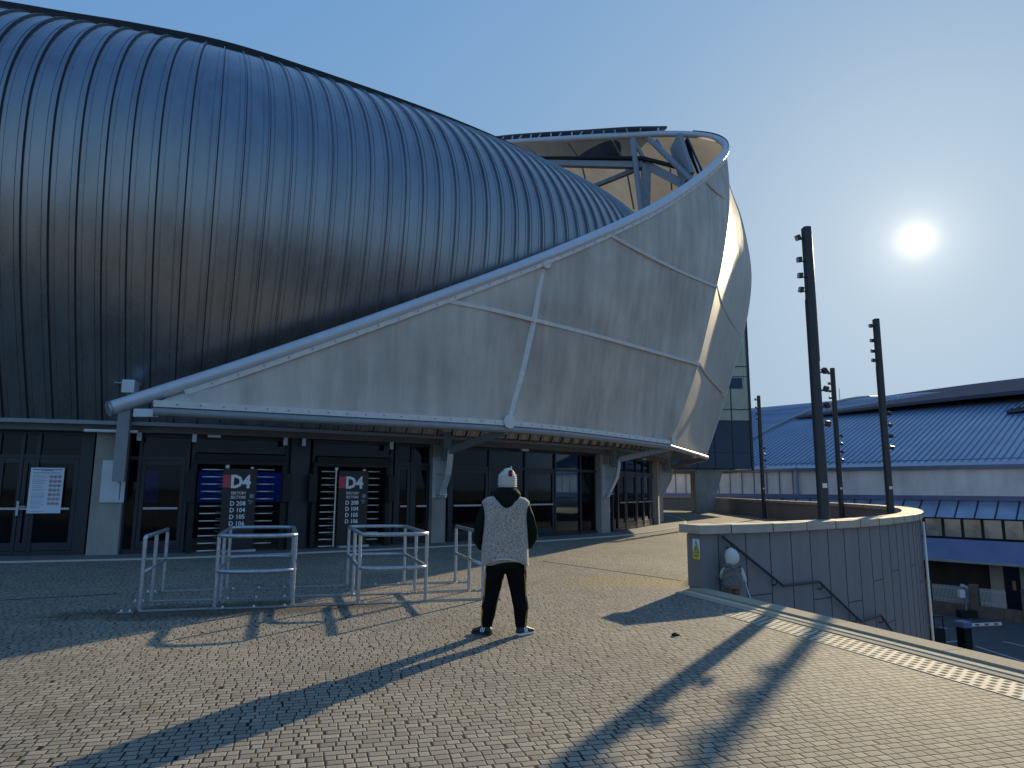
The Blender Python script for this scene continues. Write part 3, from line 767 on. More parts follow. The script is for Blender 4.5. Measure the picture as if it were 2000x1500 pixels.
mb = MB(); mb.wall(fac(560, 0, 1040)[0], fac(598, 0, 1040)[0], .03, 3.0, .5, -.22); mb.build('dark_pier', 'panel', st, bevel=.008)
glazing([768, 800, 838], 'glazed_bay', door=(0, 1))
glazing([874, 953, 1024, 1083, 1133, 1171], 'glazed_front', transom=2.28, door=(0, 2))
glazing([1196, 1206, 1222, 1243, 1257, 1269, 1280, 1286], 'glazed_front', transom=2.3, door=(1, 2, 3, 4, 5))
# over-door framing of the turnstile bays
for a, b in ((363, 556), (602, 762)):
    p, q = fac(a, GO, 1040)[0], fac(b, GO, 1040)[0]; d = (q - p).normalized()
    mb = MB(); mb.wall(p, p + d * .09, .03, 2.93, .14); mb.wall(q - d * .09, q, .03, 2.93, .14); mb.wall(p + d * .092, q - d * .092, 2.84, 2.93, .12); mb.wall(p + d * .092, q - d * .092, 2.50, 2.58, .12)
    f_ = mb.build('bay_frame', 'frame', st); MB().wall(p + d * .09, q - d * .09, 2.58, 2.84, .012).build('pane', 'glass', f_)
    MB().wall(p + d * .092, q - d * .092, 2.30, 2.46, .30, .1).build('shutter_box', 'black', st)
# red cabinet behind the glass
p = fac(1150, -.5, 990)[0]; n = fac(1150)[1]; t_ = fac(1150)[2]
tag(MB().box((p.x, p.y, 1.35), (.75, .2, .8), Matrix((t_, n, Vector((0, 0, 1)))).transposed()).build('fire_cabinet', 'darkred', None, bevel=.01), 'dark red cabinet behind the glass next to the third concrete column', 'cabinet')

# ---------------------------------------------------------------- turnstiles and signs
def local(px, off, y=1040):
    p, n, t_ = fac(px, off, y); return p, n, t_
def turnstile(pa, pole, sl, sr, pb, label, slabel, barsL, barsR):
    t = thing('turnstile', label, 'turnstile', 'full height turnstiles in the entrance')
    off = .15
    A, n, tt = local(pa, off); Pp = local(pole, off)[0]; SL = local(sl, off)[0]; SR = local(sr, off)[0]; B = local(pb, off)[0]
    R_ = Matrix((tt, n, Vector((0, 0, 1)))).transposed()
    for q, s_ in ((A, 1), (B, -1)):
        c = q + tt * .04 * s_; MB().box((c.x, c.y, 1.11), (.12, .14, 2.16), R_).build('upright', 'black', t, bevel=.005)
        c = q - tt * .03 * s_ + n * .13; MB().box((c.x, c.y, 1.62), (.22, .12, .74), R_).build('reader_box', 'black', t, bevel=.012)
    MB().wall(A, B, 2.195, 2.29, .14).build('head_beam', 'black', t)
    MB().tube([(Pp.x, Pp.y, .06), (Pp.x, Pp.y, 2.17)], .026, 12).build('rotor_pole', 'chrome', t, smooth=True, auto=40)
    mb = MB().ell([(Pp.x, Pp.y, 2.10, .05, .05), (Pp.x, Pp.y, 2.17, .055, .055), (Pp.x, Pp.y, 2.19, .03, .03)], 12); mb.build('pole_cap', 'chrome', t)
    for k in range(barsL):
        z = .08 + k * 1.98 / (barsL - 1); a = A + tt * .22 + n * .02; b = Pp
        MB().tube([(a.x, a.y, z), (b.x, b.y, z)], .016, 8).build('bar', 'chrome', t, smooth=True)
    for k in range(barsR):
        z = .22 + k * 1.86 / (barsR - 1); a = SR - tt * .1; b = B - tt * .28
        MB().tube([(a.x, a.y, z), (b.x, b.y, z)], .016, 8).build('bar', 'chrome', t, smooth=True)
    c = (SL + SR) / 2; MB().box((c.x, c.y, .06), ((SR - SL).length * 1.0, .25, .05), R_).build('foot_plate', 'steel', t)
    # rotor arms seen edge-on behind the sign
    mb = MB()
    for k in range(12):
        z = .2 + k * .16; a = SL - tt * .03 - n * .02; b = SL - tt * .15 - n * .5; mb.tube([(a.x, a.y, z), (b.x, b.y, z)], .0135, 6)
    mb.build('rear_arms', 'steel2', t)
    # sign board stands in front
    sg = thing('entrance_sign', slabel, 'sign', 'D4 entrance signs')
    o_ = .30; L = local(sl, o_, 960)[0]; Rr = local(sr, o_, 960)[0]; d = (Rr - L).normalized(); nn = Vector((d.y, -d.x, 0)); w = (Rr - L).length
    MB().wall(L, Rr, .10, 2.09, .04).build('board', 'sign', sg, bevel=.004)
    c = Rr - d * .12; MB().ell([(c.x, c.y, 2.09, .04, .03), (c.x, c.y, 2.13, .045, .035), (c.x, c.y, 2.145, .02, .02)], 10).build('top_cap', 'chrome', sg)
    Rm = Matrix((d, Vector((0, 0, 1)), nn)).transposed()
    def P2(u, z): q = L + d * (u * w) + nn * .024; return Vector((q.x, q.y, z))
    q0, q1 = P2(.0, 0), P2(.215, 0); MB().wall(q0, q1, 1.62, 1.93, .006).build('red_block', 'red', sg)
    text_mesh('D4', .44, P2(.215, 1.62), Rm, 'letter', sg, bold=.016, xs=.86 * w / .78)
    text_mesh('SEKTORY', .100, P2(.25, 1.45), Rm, 'letter', sg, bold=.001, xs=.86)
    text_mesh('SECTORS', .100, P2(.25, 1.345), Rm, 'letter', sg, bold=.001, xs=.86)
    for k, tx in enumerate(('D 208', 'D 104', 'D 105', 'D 106')):
        text_mesh(tx, .155, P2(.24, 1.175 - k * .165), Rm, 'letter', sg, bold=.0025, xs=.95)
    # small stair symbol and sticker
    mb = MB(); q = P2(.83, 1.22)
    for k in range(3): mb.box(q + d * (k * .025) + Vector((0, 0, k * .03)), (.026, .006, .012), Matrix((d, nn, Vector((0, 0, 1)))).transposed())
    mb.box(q + d * (-.02) + Vector((0, 0, .07)), (.05, .006, .012), Matrix((d, nn, Vector((0, 0, 1)))).transposed())
    mb.build('stair_symbol', 'letter', sg)
    q = P2(.87, 1.41); MB().box(q, (.10, .006, .10), Matrix((d, nn, Vector((0, 0, 1)))).transposed()).build('sticker', 'ink', sg)
    return t
turnstile(367, 436, 434, 500, 552, 'full height turnstile with bright bars, left of the two, next to the glass bay', 'black D4 sectors sign board on the left turnstile, blue seats beside it', 12, 11)
turnstile(606, 652, 661, 718, 756, 'full height turnstile with bright bars, right of the two, next to the dark pier', 'black D4 sectors sign board on the right turnstile, nearer the second column', 12, 11)

# poster on the door
po = thing('poster', 'white regulations poster with rows of round prohibition signs on the dark door', 'poster')
L = fac(56, GO + .09, 960)[0]; Rr = fac(122, GO + .09, 960)[0]; d = (Rr - L).normalized(); nn = Vector((d.y, -d.x, 0)); w = (Rr - L).length
zb, zt_ = 1.00, 2.06
MB().wall(L, Rr, zb, zt_, .006).build('sheet', 'paper', po)
def Q(u, v): q = L + d * (u * w) + nn * .006; return Vector((q.x, q.y, zb + v * (zt_ - zb)))
BM3 = Matrix((d, nn, Vector((0, 0, 1)))).transposed()
mb = MB(); mb.box(Q(.5, .96), (w * .88, .002, .014), BM3); mb.box(Q(.5, .935), (w * .35, .002, .013), BM3)
mb.build('heading', 'inkdark', po)
mb = MB()
rows = [.89, .88, .82, .79, .75, .72, .69, .66, .655, .60, .56, .52, .49, .44, .40, .37, .34, .29, .25, .22, .18, .13, .04]
for k, v in enumerate(rows):
    ln = .82 if k < 2 else random.uniform(.28, .44); mb.box(Q(.08 + ln / 2, v), (w * ln, .002, .009), BM3)
mb.build('text_lines', 'ink', po)
mb = MB(); mk = MB()
for r in range(7):
    for c in range(3):
        q = Q(.63 + c * .125, .80 - r * .098); pts = [q + d * (.034 * math.cos(a * PI / 8)) + Vector((0, 0, .034 * math.sin(a * PI / 8))) for a in range(16)]
        mb.tube(pts, .0045, 5, closed=True); mb.tube([pts[6], pts[14]], .004, 5); mk.box(q, (random.uniform(.015, .032), .002, random.uniform(.02, .04)), BM3)
mb.build('prohibition_rings', 'ringred', po); mk.build('prohibition_symbols', 'inkdark', po)

# ---------------------------------------------------------------- queue barriers
BD = Vector((.965, .262, 0)).normalized()
def hoop(fl, frt, bl, br, label):
    t = thing('queue_barrier', label, 'barrier', 'galvanised queue barriers before the turnstiles')
    fl, frt, bl, br = [Vector((*p, 0)) for p in (fl, frt, bl, br)]
    def loop(z):
        out = []
        fdir = (fl - bl).normalized()
        cs = [(bl, br, -1), (frt, fl, 1)]
        pts = []
        for a, b, sg_ in cs:
            n = 14
            for k in range(n + 1):
                u = k / n; q = a.lerp(b, u); bul = (1 - (2 * u - 1) ** 4) * .17; pts.append(q + fdir * sg_ * bul + Vector((0, 0, z)))
        return pts
    MB().tube(loop(.97), .0285, 10, closed=True).build('top_loop', 'galv', t, smooth=True)
    MB().tube(loop(.50), .0285, 10, closed=True).build('middle_loop', 'galv', t, smooth=True)
    for q in (fl, frt, bl, br, fl.lerp(bl, .45), frt.lerp(br, .45)):
        MB().tube([q + Vector((0, 0, .02)), q + Vector((0, 0, .955))], .0255, 10).build('post', 'galv', t, smooth=True, auto=40)
    for a, b in ((fl, frt), (fl.lerp(bl, .45), frt.lerp(br, .45)), (bl, br)):
        d_ = (b - a).normalized(); MB().wall(a - d_ * .05, b + d_ * .05, .004, .016, .09).build('base_flat', 'galv', t)
        for u in (.1, .5, .9):
            q = a.lerp(b, u); MB().ell([(q.x, q.y, .016, .018, .018), (q.x, q.y, .04, .014, .014)], 8).build('anchor_bolt', 'bolt', t)
    return t
hoop((-3.99, 9.52), (-3.02, 9.77), (-4.55, 11.28), (-3.60, 11.52), 'galvanised tube hoop barrier, the left of the two closed loops')
hoop((-2.16, 9.98), (-1.24, 10.24), (-2.74, 11.76), (-1.83, 12.0), 'galvanised tube hoop barrier, the right closed loop nearer the standing person')
def rail(a, b, sgn, label, nxt):
    t = thing('queue_barrier', label, 'barrier', 'galvanised queue barriers before the turnstiles')
    a, b = Vector((*a, 0)), Vector((*b, 0)); z = Vector((0, 0, 1))
    MB().tube([a + z * .93, a + z * .965 + (b - a).normalized() * .03, b + z * .965 - (b - a).normalized() * .03, b + z * .93], .0285, 10).build('top_rail', 'galv', t, smooth=True)
    MB().tube([a + z * .5, b + z * .5], .024, 10).build('middle_rail', 'galv', t, smooth=True)
    for q in (a, a.lerp(b, .47), b):
        MB().tube([q + z * .02, q + z * .95], .0265, 10).build('post', 'galv', t, smooth=True, auto=40)
        MB().wall(q - BD * .06 * (-sgn), q + BD * .26 * sgn, .004, .017, .09).build('base_flat', 'galv', t)
        for u in (.11, .21): p_ = q + BD * u * sgn; MB().ell([(p_.x, p_.y, .017, .018, .018), (p_.x, p_.y, .045, .014, .014)], 8).build('anchor_bolt', 'bolt', t)
    for q, r_ in nxt:
        q = a.lerp(b, q); r_ = Vector((*r_, 0)); MB().wall(q, r_, .005, .030, .022).build('tie_bar', 'galv', t)
    return t
rail((-4.86, 9.26), (-5.42, 10.98), -1, 'galvanised straight rail barrier at the left end of the queue lanes', [(0, (-4.0, 9.50)), (.47, (-4.26, 10.25)), (1, (-4.58, 11.26))])
rail((-.41, 10.42), (-.97, 12.25), 1, 'galvanised straight rail barrier beside the standing person', [(0, (-1.22, 10.24)), (.47, (-1.47, 11.03)), (1, (-1.80, 12.0))])
mb = MB()
for a, b in (((-3.0, 9.78), (-2.2, 9.97)), ((-3.25, 10.56), (-2.45, 10.78)), ((-3.56, 11.52), (-2.78, 11.75))): mb.wall(a, b, .005, .030, .022)
tag(mb.build('tie_bars', 'galv'), 'three flat galvanised bars on the setts joining the two hoop barriers', 'ground bars')

# ================================================================ CURVED PARAPET WALL, STAIRS
pw = thing('parapet_wall', 'curved dark grey clad parapet wall with pale stone coping beside the stairs', 'wall')
HT = 1.05
rs = [[PW[i] - PN[i] * .0 + Vector((0, 0, -6.6)), PW[i] + Vector((0, 0, HT - .14)), PW[i] - PN[i] * .34 + Vector((0, 0, HT - .14)), PW[i] - PN[i] * .34 + Vector((0, 0, -.05))] for i in range(200)]
mb = MB(); mb.rings(rs)
mb.build('wall_cladding', 'clad', pw)
rs = []
for i in range(200):
    a, b = PW[i] + PN[i] * .10, PW[i] - PN[i] * .44
    if i == 0: a -= PT_[0] * .10; b -= PT_[0] * .10
    rs.append([a + Vector((0, 0, HT - .14)), a + Vector((0, 0, HT)), b + Vector((0, 0, HT)), b + Vector((0, 0, HT - .14))])
cope = MB().rings(rs).build('coping', 'coping', pw)
# coping joints, cladding joints
def pwat(s):
    i = min(int(s), 198); t = s - i; return PW[i].lerp(PW[i + 1], t), PN[i].lerp(PN[i + 1], t).normalized(), PT_[i]
LW = sum((b - a).length for a, b in zip(PW, PW[1:])) / 199
mb = MB(); s = .55 / LW
while s < 190:
    p, n, t_ = pwat(s); R_ = Matrix((t_, n, Vector((0, 0, 1)))).transposed(); c = p - n * .17; mb.box((c.x, c.y, HT - .07), (.014, .55, .149), R_); s += .98 / LW
mb.build('coping_joints', 'joint', cope)
mb = MB(); s = .35 / LW; k = 0
while s < 80:
    p, n, t_ = pwat(s); R_ = Matrix((t_, n, Vector((0, 0, 1)))).transposed(); mb.box((p.x, p.y, (HT - .16 - 6.5) / 2), (.010, .012, 6.5 + HT - .16), R_)
    zz = [None, -.13, None, -.62, -.34, None, -.5, -1.2, -.2, -1.1, -.1, -1.6][k % 12]
    if zz is not None:
        for i in range(4):
            q, n2, t2 = pwat(s + (i + .5) * (.60 / LW) / 4); mb.box((q.x, q.y, zz), (.152, .012, .012), Matrix((t2, n2, Vector((0, 0, 1)))).transposed())
    s += .60 / LW; k += 1
mb.build('cladding_joints', 'joint', pw)
# squared end of the wall at the corner
p = PW[0]; e1 = p - PN[0] * .34
MB().wall(e1 - PT_[0] * .012 , p - PT_[0] * .012, 0.05, HT - .16, .02).build('end_panel', 'clad', pw)
# warning sign on the wall end
ws = thing('warning_sign', 'yellow and white slip hazard warning sign on the end of the grey wall', 'sign')
xd = (p - e1).normalized(); en = -PT_[0]; c0 = e1 + xd * .235 + en * .026
R_ = Matrix((xd, en, Vector((0, 0, 1)))).transposed()
def WQ(u, z): q = c0 + xd * u + en * .004; return Vector((q.x, q.y, z))
MB().box(Vector((c0.x, c0.y, .66)), (.17, .004, .32), R_).build('board', 'paper', ws)
MB().box(WQ(0, .545), (.17, .004, .10), R_).build('yellow_panel', 'yellow', ws)
Rp = [(-.072, .60), (.072, .60), (.0, .80)]
MB().prism(Rp, xd, (0, 0, 1), c0 + en * .004, en, .004).build('black_triangle', 'inkdark', ws)
MB().prism([(-.054, .613), (.054, .613), (0, .765)], xd, (0, 0, 1), c0 + en * .008, en, .004).build('yellow_triangle', 'yellow', ws)
mb = MB(); mb.tube([WQ(-.012, .70) + en * .008, WQ(.0, .67) + en * .008, WQ(.018, .65) + en * .008, WQ(-.01, .63) + en * .008], .007, 6); mb.tube([WQ(.0, .67) + en * .008, WQ(-.02, .655) + en * .008], .006, 6)
mb.box(WQ(0, .562) + en * .004, (.13, .002, .012), R_); mb.box(WQ(0, .535) + en * .004, (.10, .002, .012), R_)
mb.build('symbol_and_text', 'inkdark', ws)

# stairs going down from the edge
mb = MB(); z = 0.; w = 0.; lands = {7: 1.2, 14: 1.3}
for k in range(40):
    tr = .30 if k not in lands else lands[k]
    z -= .15; 
    if z < ZL + .1: break
    c = E0 + ED * 7 + EN * (w + tr / 2); L_ = 16 + w * .0
    mb.box((c.x - ED.x * .6, c.y - ED.y * .6, (z + ZL) / 2 ), (L_, tr, z - ZL), (0, 0, math.atan2(ED.y, ED.x))); w += tr
tag(mb.build('stairs', 'concrete'), kind='structure')

# handrail on the wall
def onwall(px, py, out=.09):
    d = ray(px, py); pr_ = None
    for i in range(120):
        q = PW[i] + PN[i] * out; c = q.x * d.y - q.y * d.x
        if pr_ is not None and pr_[0] < 0 <= c:
            q = pr_[1].lerp(q, -pr_[0] / (c - pr_[0])); return Vector((q.x, q.y, CH + d.z * (q.y / d.y)))
        pr_ = (c, q)
hr = thing('handrail', 'dark metal handrail stepping down along the curved grey wall', 'handrail')
HP = [(1412, 1048), (1530, 1144), (1600, 1136), (1682, 1214), (1720, 1201), (1748, 1240), (1765, 1275)]
mb = MB()
for a, b in zip(HP, HP[1:]):
    mb.tube([onwall(a[0] + (b[0] - a[0]) * k / 4, a[1] + (b[1] - a[1]) * k / 4) for k in range(5)], .024, 10)
mb.build('rail', 'pole', hr, smooth=True, auto=40)
for x, y in ((1428, 1061), (1517, 1133), (1606, 1142), (1673, 1206), (1725, 1208)):
    a = onwall(x, y); i = min(range(120), key=lambda k: (PW[k] - Vector((a.x, a.y, 0))).length); n = PN[i]
    MB().tube([a, a + Vector((0, 0, -.07)) - n * .01, a + Vector((0, 0, -.09)) - n * .05, a + Vector((0, 0, -.08)) - n * .10], .010, 8).build('bracket', 'pole', hr, smooth=True)
# rainwater pipe at the far end of the visible wall
i = 0
dmax = max(range(30, 110), key=lambda k: PW[k].x / PW[k].y); q = PW[dmax] + PN[dmax] * .07
rp = thing('drainpipe', 'white rainwater pipe with a bent foot on the far edge of the curved wall', 'pipe')
MB().tube([(q.x, q.y, .75), (q.x, q.y, -4.0)], .035, 8).build('pipe', 'white', rp, smooth=True)
MB().tube([(q.x, q.y, -4.0), (q.x + .03, q.y - .02, -5.6), (q.x + .25, q.y - .25, -6.2)], .05, 8).build('foot', 'white', rp, smooth=True)

pb = MB(); q0 = atZ(1317, 1242); pb.ell([(q0.x, q0.y, 0.002, .03, .02), (q0.x, q0.y, .02, .035, .022), (q0.x + .01, q0.y, .035, .015, .012)], 9); pb.ell([(q0.x + .05, q0.y + .02, 0.002, .018, .02), (q0.x + .05, q0.y + .02, .018, .012, .012)], 7)
tag(pb.build('debris', 'joint', smooth=True), 'tiny dark crumpled scrap lying on the sunlit setts', 'litter')
# ---------------------------------------------------------------- light masts
def mast(x, y, label):
    t = thing('light_mast', label, 'light mast', 'dark light masts along the parapet', (x, y, 0))
    H = 7.2; r = .112
    def ring_(z, cut=None, rr=r):
        out = []
        for k in range(28):
            a = 2 * PI * k / 28; px_, py_ = rr * math.cos(a), rr * math.sin(a)
            if cut == 'L': px_ = max(px_, -.075)
            if cut == 'R': px_ = min(px_, .075)
            out.append(Vector((px_, py_, z)))
        return out
    st_ = [ring_(0), ring_(2.78), ring_(2.84, 'R'), ring_(4.25, 'R'), ring_(4.30), ring_(5.60), ring_(5.66, 'L'), ring_(H, 'L')]
    MB().rings(st_).build('pole', 'pole', t, smooth=True, auto=30)
    MB().rings([ring_(0, None, .17), ring_(.03, None, .17)]).build('base_plate', 'pole', t)
    MB().box((0, -r - .002, 1.72), (.09, .01, .09)).build('label_plate', 'white', t)
    def flood(z, sgn, tilt):
        c = Vector((sgn * .19, -.02, z)); R_ = Euler((.25, tilt * sgn, 0)).to_matrix()
        f_ = MB().box(c, (.085, .12, .12), R_).build('floodlight', 'pole', t, bevel=.015)
        MB().box(c + R_ @ Vector((sgn * .045, 0, 0)), (.008, .10, .10), R_).build('lens', 'lampg', f_)
        MB().tube([(sgn * .06, 0, z - .03), (sgn * .17, -.01, z - .03)], .018, 8).build('arm', 'pole', f_)
    for z, tl in ((6.97, .45), (6.48, .1), (6.13, 0.), (5.82, -.2)): flood(z, -1, tl)
    for z, tl in ((4.08, -.6), (3.70, .3), (3.36, -.6), (2.98, .1)): flood(z, 1, tl)
    return t
m0 = mast(6.3, 13.95, 'nearest and thickest dark light mast, rising behind the stone coping')
PM = [(11.95, 21.8, 'dark light mast standing at the rounded end of the parapet, right of the others'), (14.75, 30.9, 'slim dark light mast between the nearest mast and the rightmost one'), (14.72, 40.3, 'farthest and shortest looking dark light mast, next to the glass tower')]
for x, y, lb in PM:
    c = copy_tree(m0); c.location = (x, y, 0); c['label'] = lb

# ================================================================ GLASS TOWER ON ITS PILLAR
tw = thing('glass_tower', 'dark glass clad tower raised on a slanted concrete pillar behind the membrane nose', 'building')
TY = 50.0; A = atY(1290, 915, TY); B = atY(1468, 916, TY); zb_, zt_ = B.z - .05, atY(1461, 618, TY).z; BX = 17.55; AX = 11.0
MB().box(((AX + BX) / 2, TY + 4.2, (zb_ + zt_) / 2), (BX - AX - .1, 8, zt_ - zb_ - .1)).build('core', 'towerglass', tw)
ys = [915, 866, 822, 797, 765, 720, 666, 618]
zs = [atY(1450, y, TY).z for y in (915, 884, 822, 800, 716 + 20, 716, 650, 618)]
xs_ = [AX, 12.3, 13.6, 14.9, 16.2, BX]
for i in range(len(xs_) - 1):
    for j in range(len(zs) - 1):
        lit = j in (3, 5) or (j == 2)
        MB().box(((xs_[i] + xs_[i + 1]) / 2, TY, (zs[j] + zs[j + 1]) / 2), (xs_[i + 1] - xs_[i] - .06, .06, zs[j + 1] - zs[j] - .06)).build('pane', 'towerglass_reflection' if j >= 2 else 'towerglass', tw)  # upper panes carry the painted building reflection
for j in range(len(zs) - 1):
    for k in range(4):
        MB().box((BX - .05, TY + 1.1 + k * 2, (zs[j] + zs[j + 1]) / 2), (.06, 1.94, zs[j + 1] - zs[j] - .06)).build('pane', 'towerglass', tw)
mb = MB()
for x in xs_[1:-1]: mb.box((x, TY - .04, (zb_ + zt_) / 2), (.06, .08, zt_ - zb_))
for z in zs[1:-1]: mb.box(((AX + BX) / 2, TY - .038, z), (BX - AX, .07, .06))
mb.build('mullion_grid', 'frame', tw)
mb = MB(); mb.box((BX + .02, TY - .05, (zb_ + zt_) / 2 + .1), (.16, .14, zt_ - zb_ + .4)); mb.build('corner_post', 'frame', tw)
MB().box((BX - .25, TY - .045, (zs[3] + zs[6]) / 2), (.09, .03, zs[6] - zs[3])).build('pale_strip', 'palegreen', tw)
for j, (z0, z1) in enumerate(((zs[4] - .9, zs[4] - .1),)):
    MB().box((16.0, TY - .05, (z0 + z1) / 2), (2.2, .02, z1 - z0)).build('reflected_window_band', 'towerglass', tw)  # dark strip painting the windows of the reflected building
pl = [atY(1353, 915, 50.8), atY(1408, 916, 50.8)]
MB().prism([(pl[0].x, 0), (pl[0].x + 1.1, 0), (pl[1].x, zb_), (pl[0].x, zb_)], (1, 0, 0), (0, 0, 1), (0, 50.9, 0), (0, 1, 0), 1.4).build('pillar', 'concrete', tw, bevel=.02)
MB().box(((AX + BX) / 2, TY + 4.2, zb_ - .06), (BX - AX, 8.1, .12)).build('soffit', 'concrete', tw)

# ================================================================ ARENA (blue roof) FAR RIGHT
ar = thing('arena', 'long arena hall with blue ribbed barrel roof and pale glazed band above the road', 'building')
EA = atY(2000, 906, 47); EB = atY(1470, 917, 62); ad_ = (EA - EB); ad_.z = 0; ad_.normalize(); an = Vector((ad_.y, -ad_.x, 0))
if an.dot(-EA) < 0: an = -an
EZ = 3.5; O = Vector((EA.x, EA.y, 0)); s0_, s1_ = -52, 30
def AP(s, o_, z): p = O + ad_ * s + an * o_; return Vector((p.x, p.y, z))
def extr(name, sec_, m, s0=s0_, s1=s1_, closed=True, parent=ar):
    return MB().rings([[AP(s0, a, b) for a, b in sec_], [AP(s1, a, b) for a, b in sec_]]).build(name, m, parent)
# main roof with ribs
def roofz(o_, s):     # barrel section; crest lowers slightly towards the far end
    t = min(1, max(0, -o_ / 42)); return EZ + 10.3 * math.sin(t * PI / 2) ** 1.05
NS = 300; NO = 16; rr = []
for i in range(NS * 2):
    s = s0_ + (s1_ - s0_) * (i // 2) / NS + (.06 if i % 2 else 0); hh = .0
    rr.append([AP(s, -42 * k / NO, roofz(-42 * k / NO, s)) for k in range(NO + 1)])
MB().rings([rr[0], rr[-2]] if False else rr[::8], loop=False, caps=False).build('roof', 'blueroof', ar, smooth=True)
mb = MB()
for i in range(170):
    s = s0_ + .3 + i * (s1_ - s0_) / 170
    pts = [AP(s, -42 * k / 10, roofz(-42 * k / 10, s) + .05) for k in range(11)]
    mb.tube(pts, .055, 4, caps=False)
mb.build('roof_ribs', 'blueroofrib', ar)
# gables closing the vault
for s in (s0_, s1_): MB().add([AP(s, -42 * k / NO, roofz(-42 * k / NO, s)) for k in range(NO + 1)] + [AP(s, -42, ZL), AP(s, 0, ZL)], [tuple(range(NO + 3))]).build('gable', 'arenapier', ar)
MB().add([AP(s0_, -42, ZL), AP(s1_, -42, ZL), AP(s1_, -42, 13.8), AP(s0_, -42, 13.8)], [(0, 1, 2, 3)]).build('rear_wall', 'arenawall', ar)
# raised curved roof strips
def monitor(s0, s1, o0, o1, lift, m, name='roof_monitor'):
    rs_ = []
    for k in range(13):
        t = k / 12; s = s0 + (s1 - s0) * t; up_ = lift * (1 - (1 - t) ** 2)
        rs_.append([AP(s, o0, roofz(o0, s) + .14 + up_ * .82), AP(s, o0, roofz(o0, s) + .35 + up_), AP(s, o1, roofz(o1, s) + .35 + up_), AP(s, o1, roofz(o1, s))])
    return MB().rings(rs_).build(name, m, ar)
monitor(-24, 4, -17, -40, .9, 'greyroof')
monitor(-3.5, s1_, -13, -38, 2.0, 'greyroof')
mb = MB()
for i in range(62):
    s = -3 + i * .53; t_ = (s + 3.5) / (s1_ + 3.5); up_ = 2.0 * (1 - (1 - t_) ** 2)
    mb.tube([AP(s, -13 - 5 * k, roofz(-13 - 5 * k, s) + .40 + up_) for k in range(0, 6)] if False else [AP(s, -13, roofz(-13, s) + .42 + up_), AP(s, -38, roofz(-38, s) + .42 + up_)], .09, 4, caps=False)
mb.build('monitor_ribs', 'steel2', ar)
MB().tube([AP(-26 + k * .3, -2 - k * 3.0, roofz(-2 - k * 3.0, 0) + .15) for k in range(14)], .22, 6).build('roof_verge', 'steel2', ar)
extr('eaves_gutter', [(.25, EZ - .25), (.25, EZ), (-.4, EZ + .25), (-.4, EZ - .25)], 'blueroofrib')
MB().tube([AP(s0_, .1, EZ + .42), AP(s1_, .1, EZ + .42)], .04, 6).build('snow_rail', 'blueroofrib', ar)
extr('pale_glazed_band', [(0, 1.30), (0, EZ - .25), (-.4, EZ - .25), (-.4, 1.30)], 'bandglass')
for i in range(46):
    s = s0_ + 2 + i * 1.2
    if s < -16: MB().tube([AP(s, .03, 1.3), AP(s, .03, EZ - .25)], .05, 4).build('band_mullion', 'blueroofrib', ar)
MB().tube([AP(-16, .1, 1.0), AP(-16, .1, EZ + .1)], .13, 8).build('downpipe', 'blueroofrib', ar)
extr('blue_gutter', [(.35, .95), (.35, 1.28), (-.4, 1.28), (-.4, .95)], 'bluefascia')
extr('sloped_glazing', [(1.7, -.22), (.30, .94), (-.4, .94), (1.3, -.22)], 'blueglass')
mb = MB()
for i in range(68):
    s = s0_ + i * 1.2; mb.tube([AP(s, 1.74, -.2), AP(s, .34, .98)], .045, 4)
mb.build('glazing_bars', 'frame', ar)
extr('window_wall', [(1.45, -1.65), (1.45, -.23), (1.2, -.23), (1.2, -1.65)], 'arenawall')
for i in range(60):
    s = s0_ + i * 1.2 + 10
    if s > s1_ - 1.2: break
    f_ = MB().wall(AP(s + .06, 1.5, 0), AP(s + 1.14, 1.5, 0), -1.6, -.27, .08).build('window', 'frame', ar)
    MB().wall(AP(s + .10, 1.53, 0), AP(s + 1.10, 1.53, 0), -1.54, -.33, .10).build('pane', 'winglass', f_)
extr('blue_fascia', [(2.6, -3.05), (1.7, -1.70), (1.2, -1.70), (1.2, -3.05)], 'bluefascia')
extr('fascia_edge', [(2.65, -3.22), (2.65, -3.052), (1.2, -3.052), (1.2, -3.22)], 'palefascia')
extr('lower_wall', [(.6, ZL), (.6, -3.22), (.2, -3.22), (.2, ZL)], 'arenawall')
def sp(px): return min((s0_ + k * .05 for k in range(1640)), key=lambda q: abs(proj(AP(q, .9, ZL + 2))[0] - px))
for x0, x1 in ((1790, 1804), (1937, 1962), (1996, 2030), (1700, 1715)):
    MB().wall(AP(sp(x0), .9, 0), AP(sp(x1), .9, 0), ZL, -3.23, .5).build('pier', 'arenapier', ar)
MB().wall(AP(sp(1964), .85, 0), AP(sp(1994), .85, 0), ZL, -3.4, .3).build('dark_door', 'towerglass', ar)
text_mesh('8', .45, AP(-.6, 1.2, -4.5), Matrix((ad_ if ad_.x > 0 else -ad_, Vector((0, 0, 1)), an)).transposed(), 'tan', ar, 'faded_number') if False else MB().wall(AP(sp(1978), 1.02, 0), AP(sp(1985), 1.02, 0), -4.9, -4.3, .02).build('notice', 'tan', ar)
# tiny antennas on the roof crest
an_ = thing('antenna_frame', 'small rooftop antenna frame on the crest of the blue arena roof', 'antenna')
c = atY(1640, 797, 88)
for k in range(6): MB().tube([c + Vector((k * .7 - 2, 0, -1.2)), c + Vector((k * .7 - 2, 0, .2 if k != 3 else 2.6))], .04, 5).build('rod', 'pole', an_)
MB().tube([c + Vector((-2.2, 0, .1)), c + Vector((1.8, 0, .1))], .04, 5).build('crossbar', 'pole', an_)

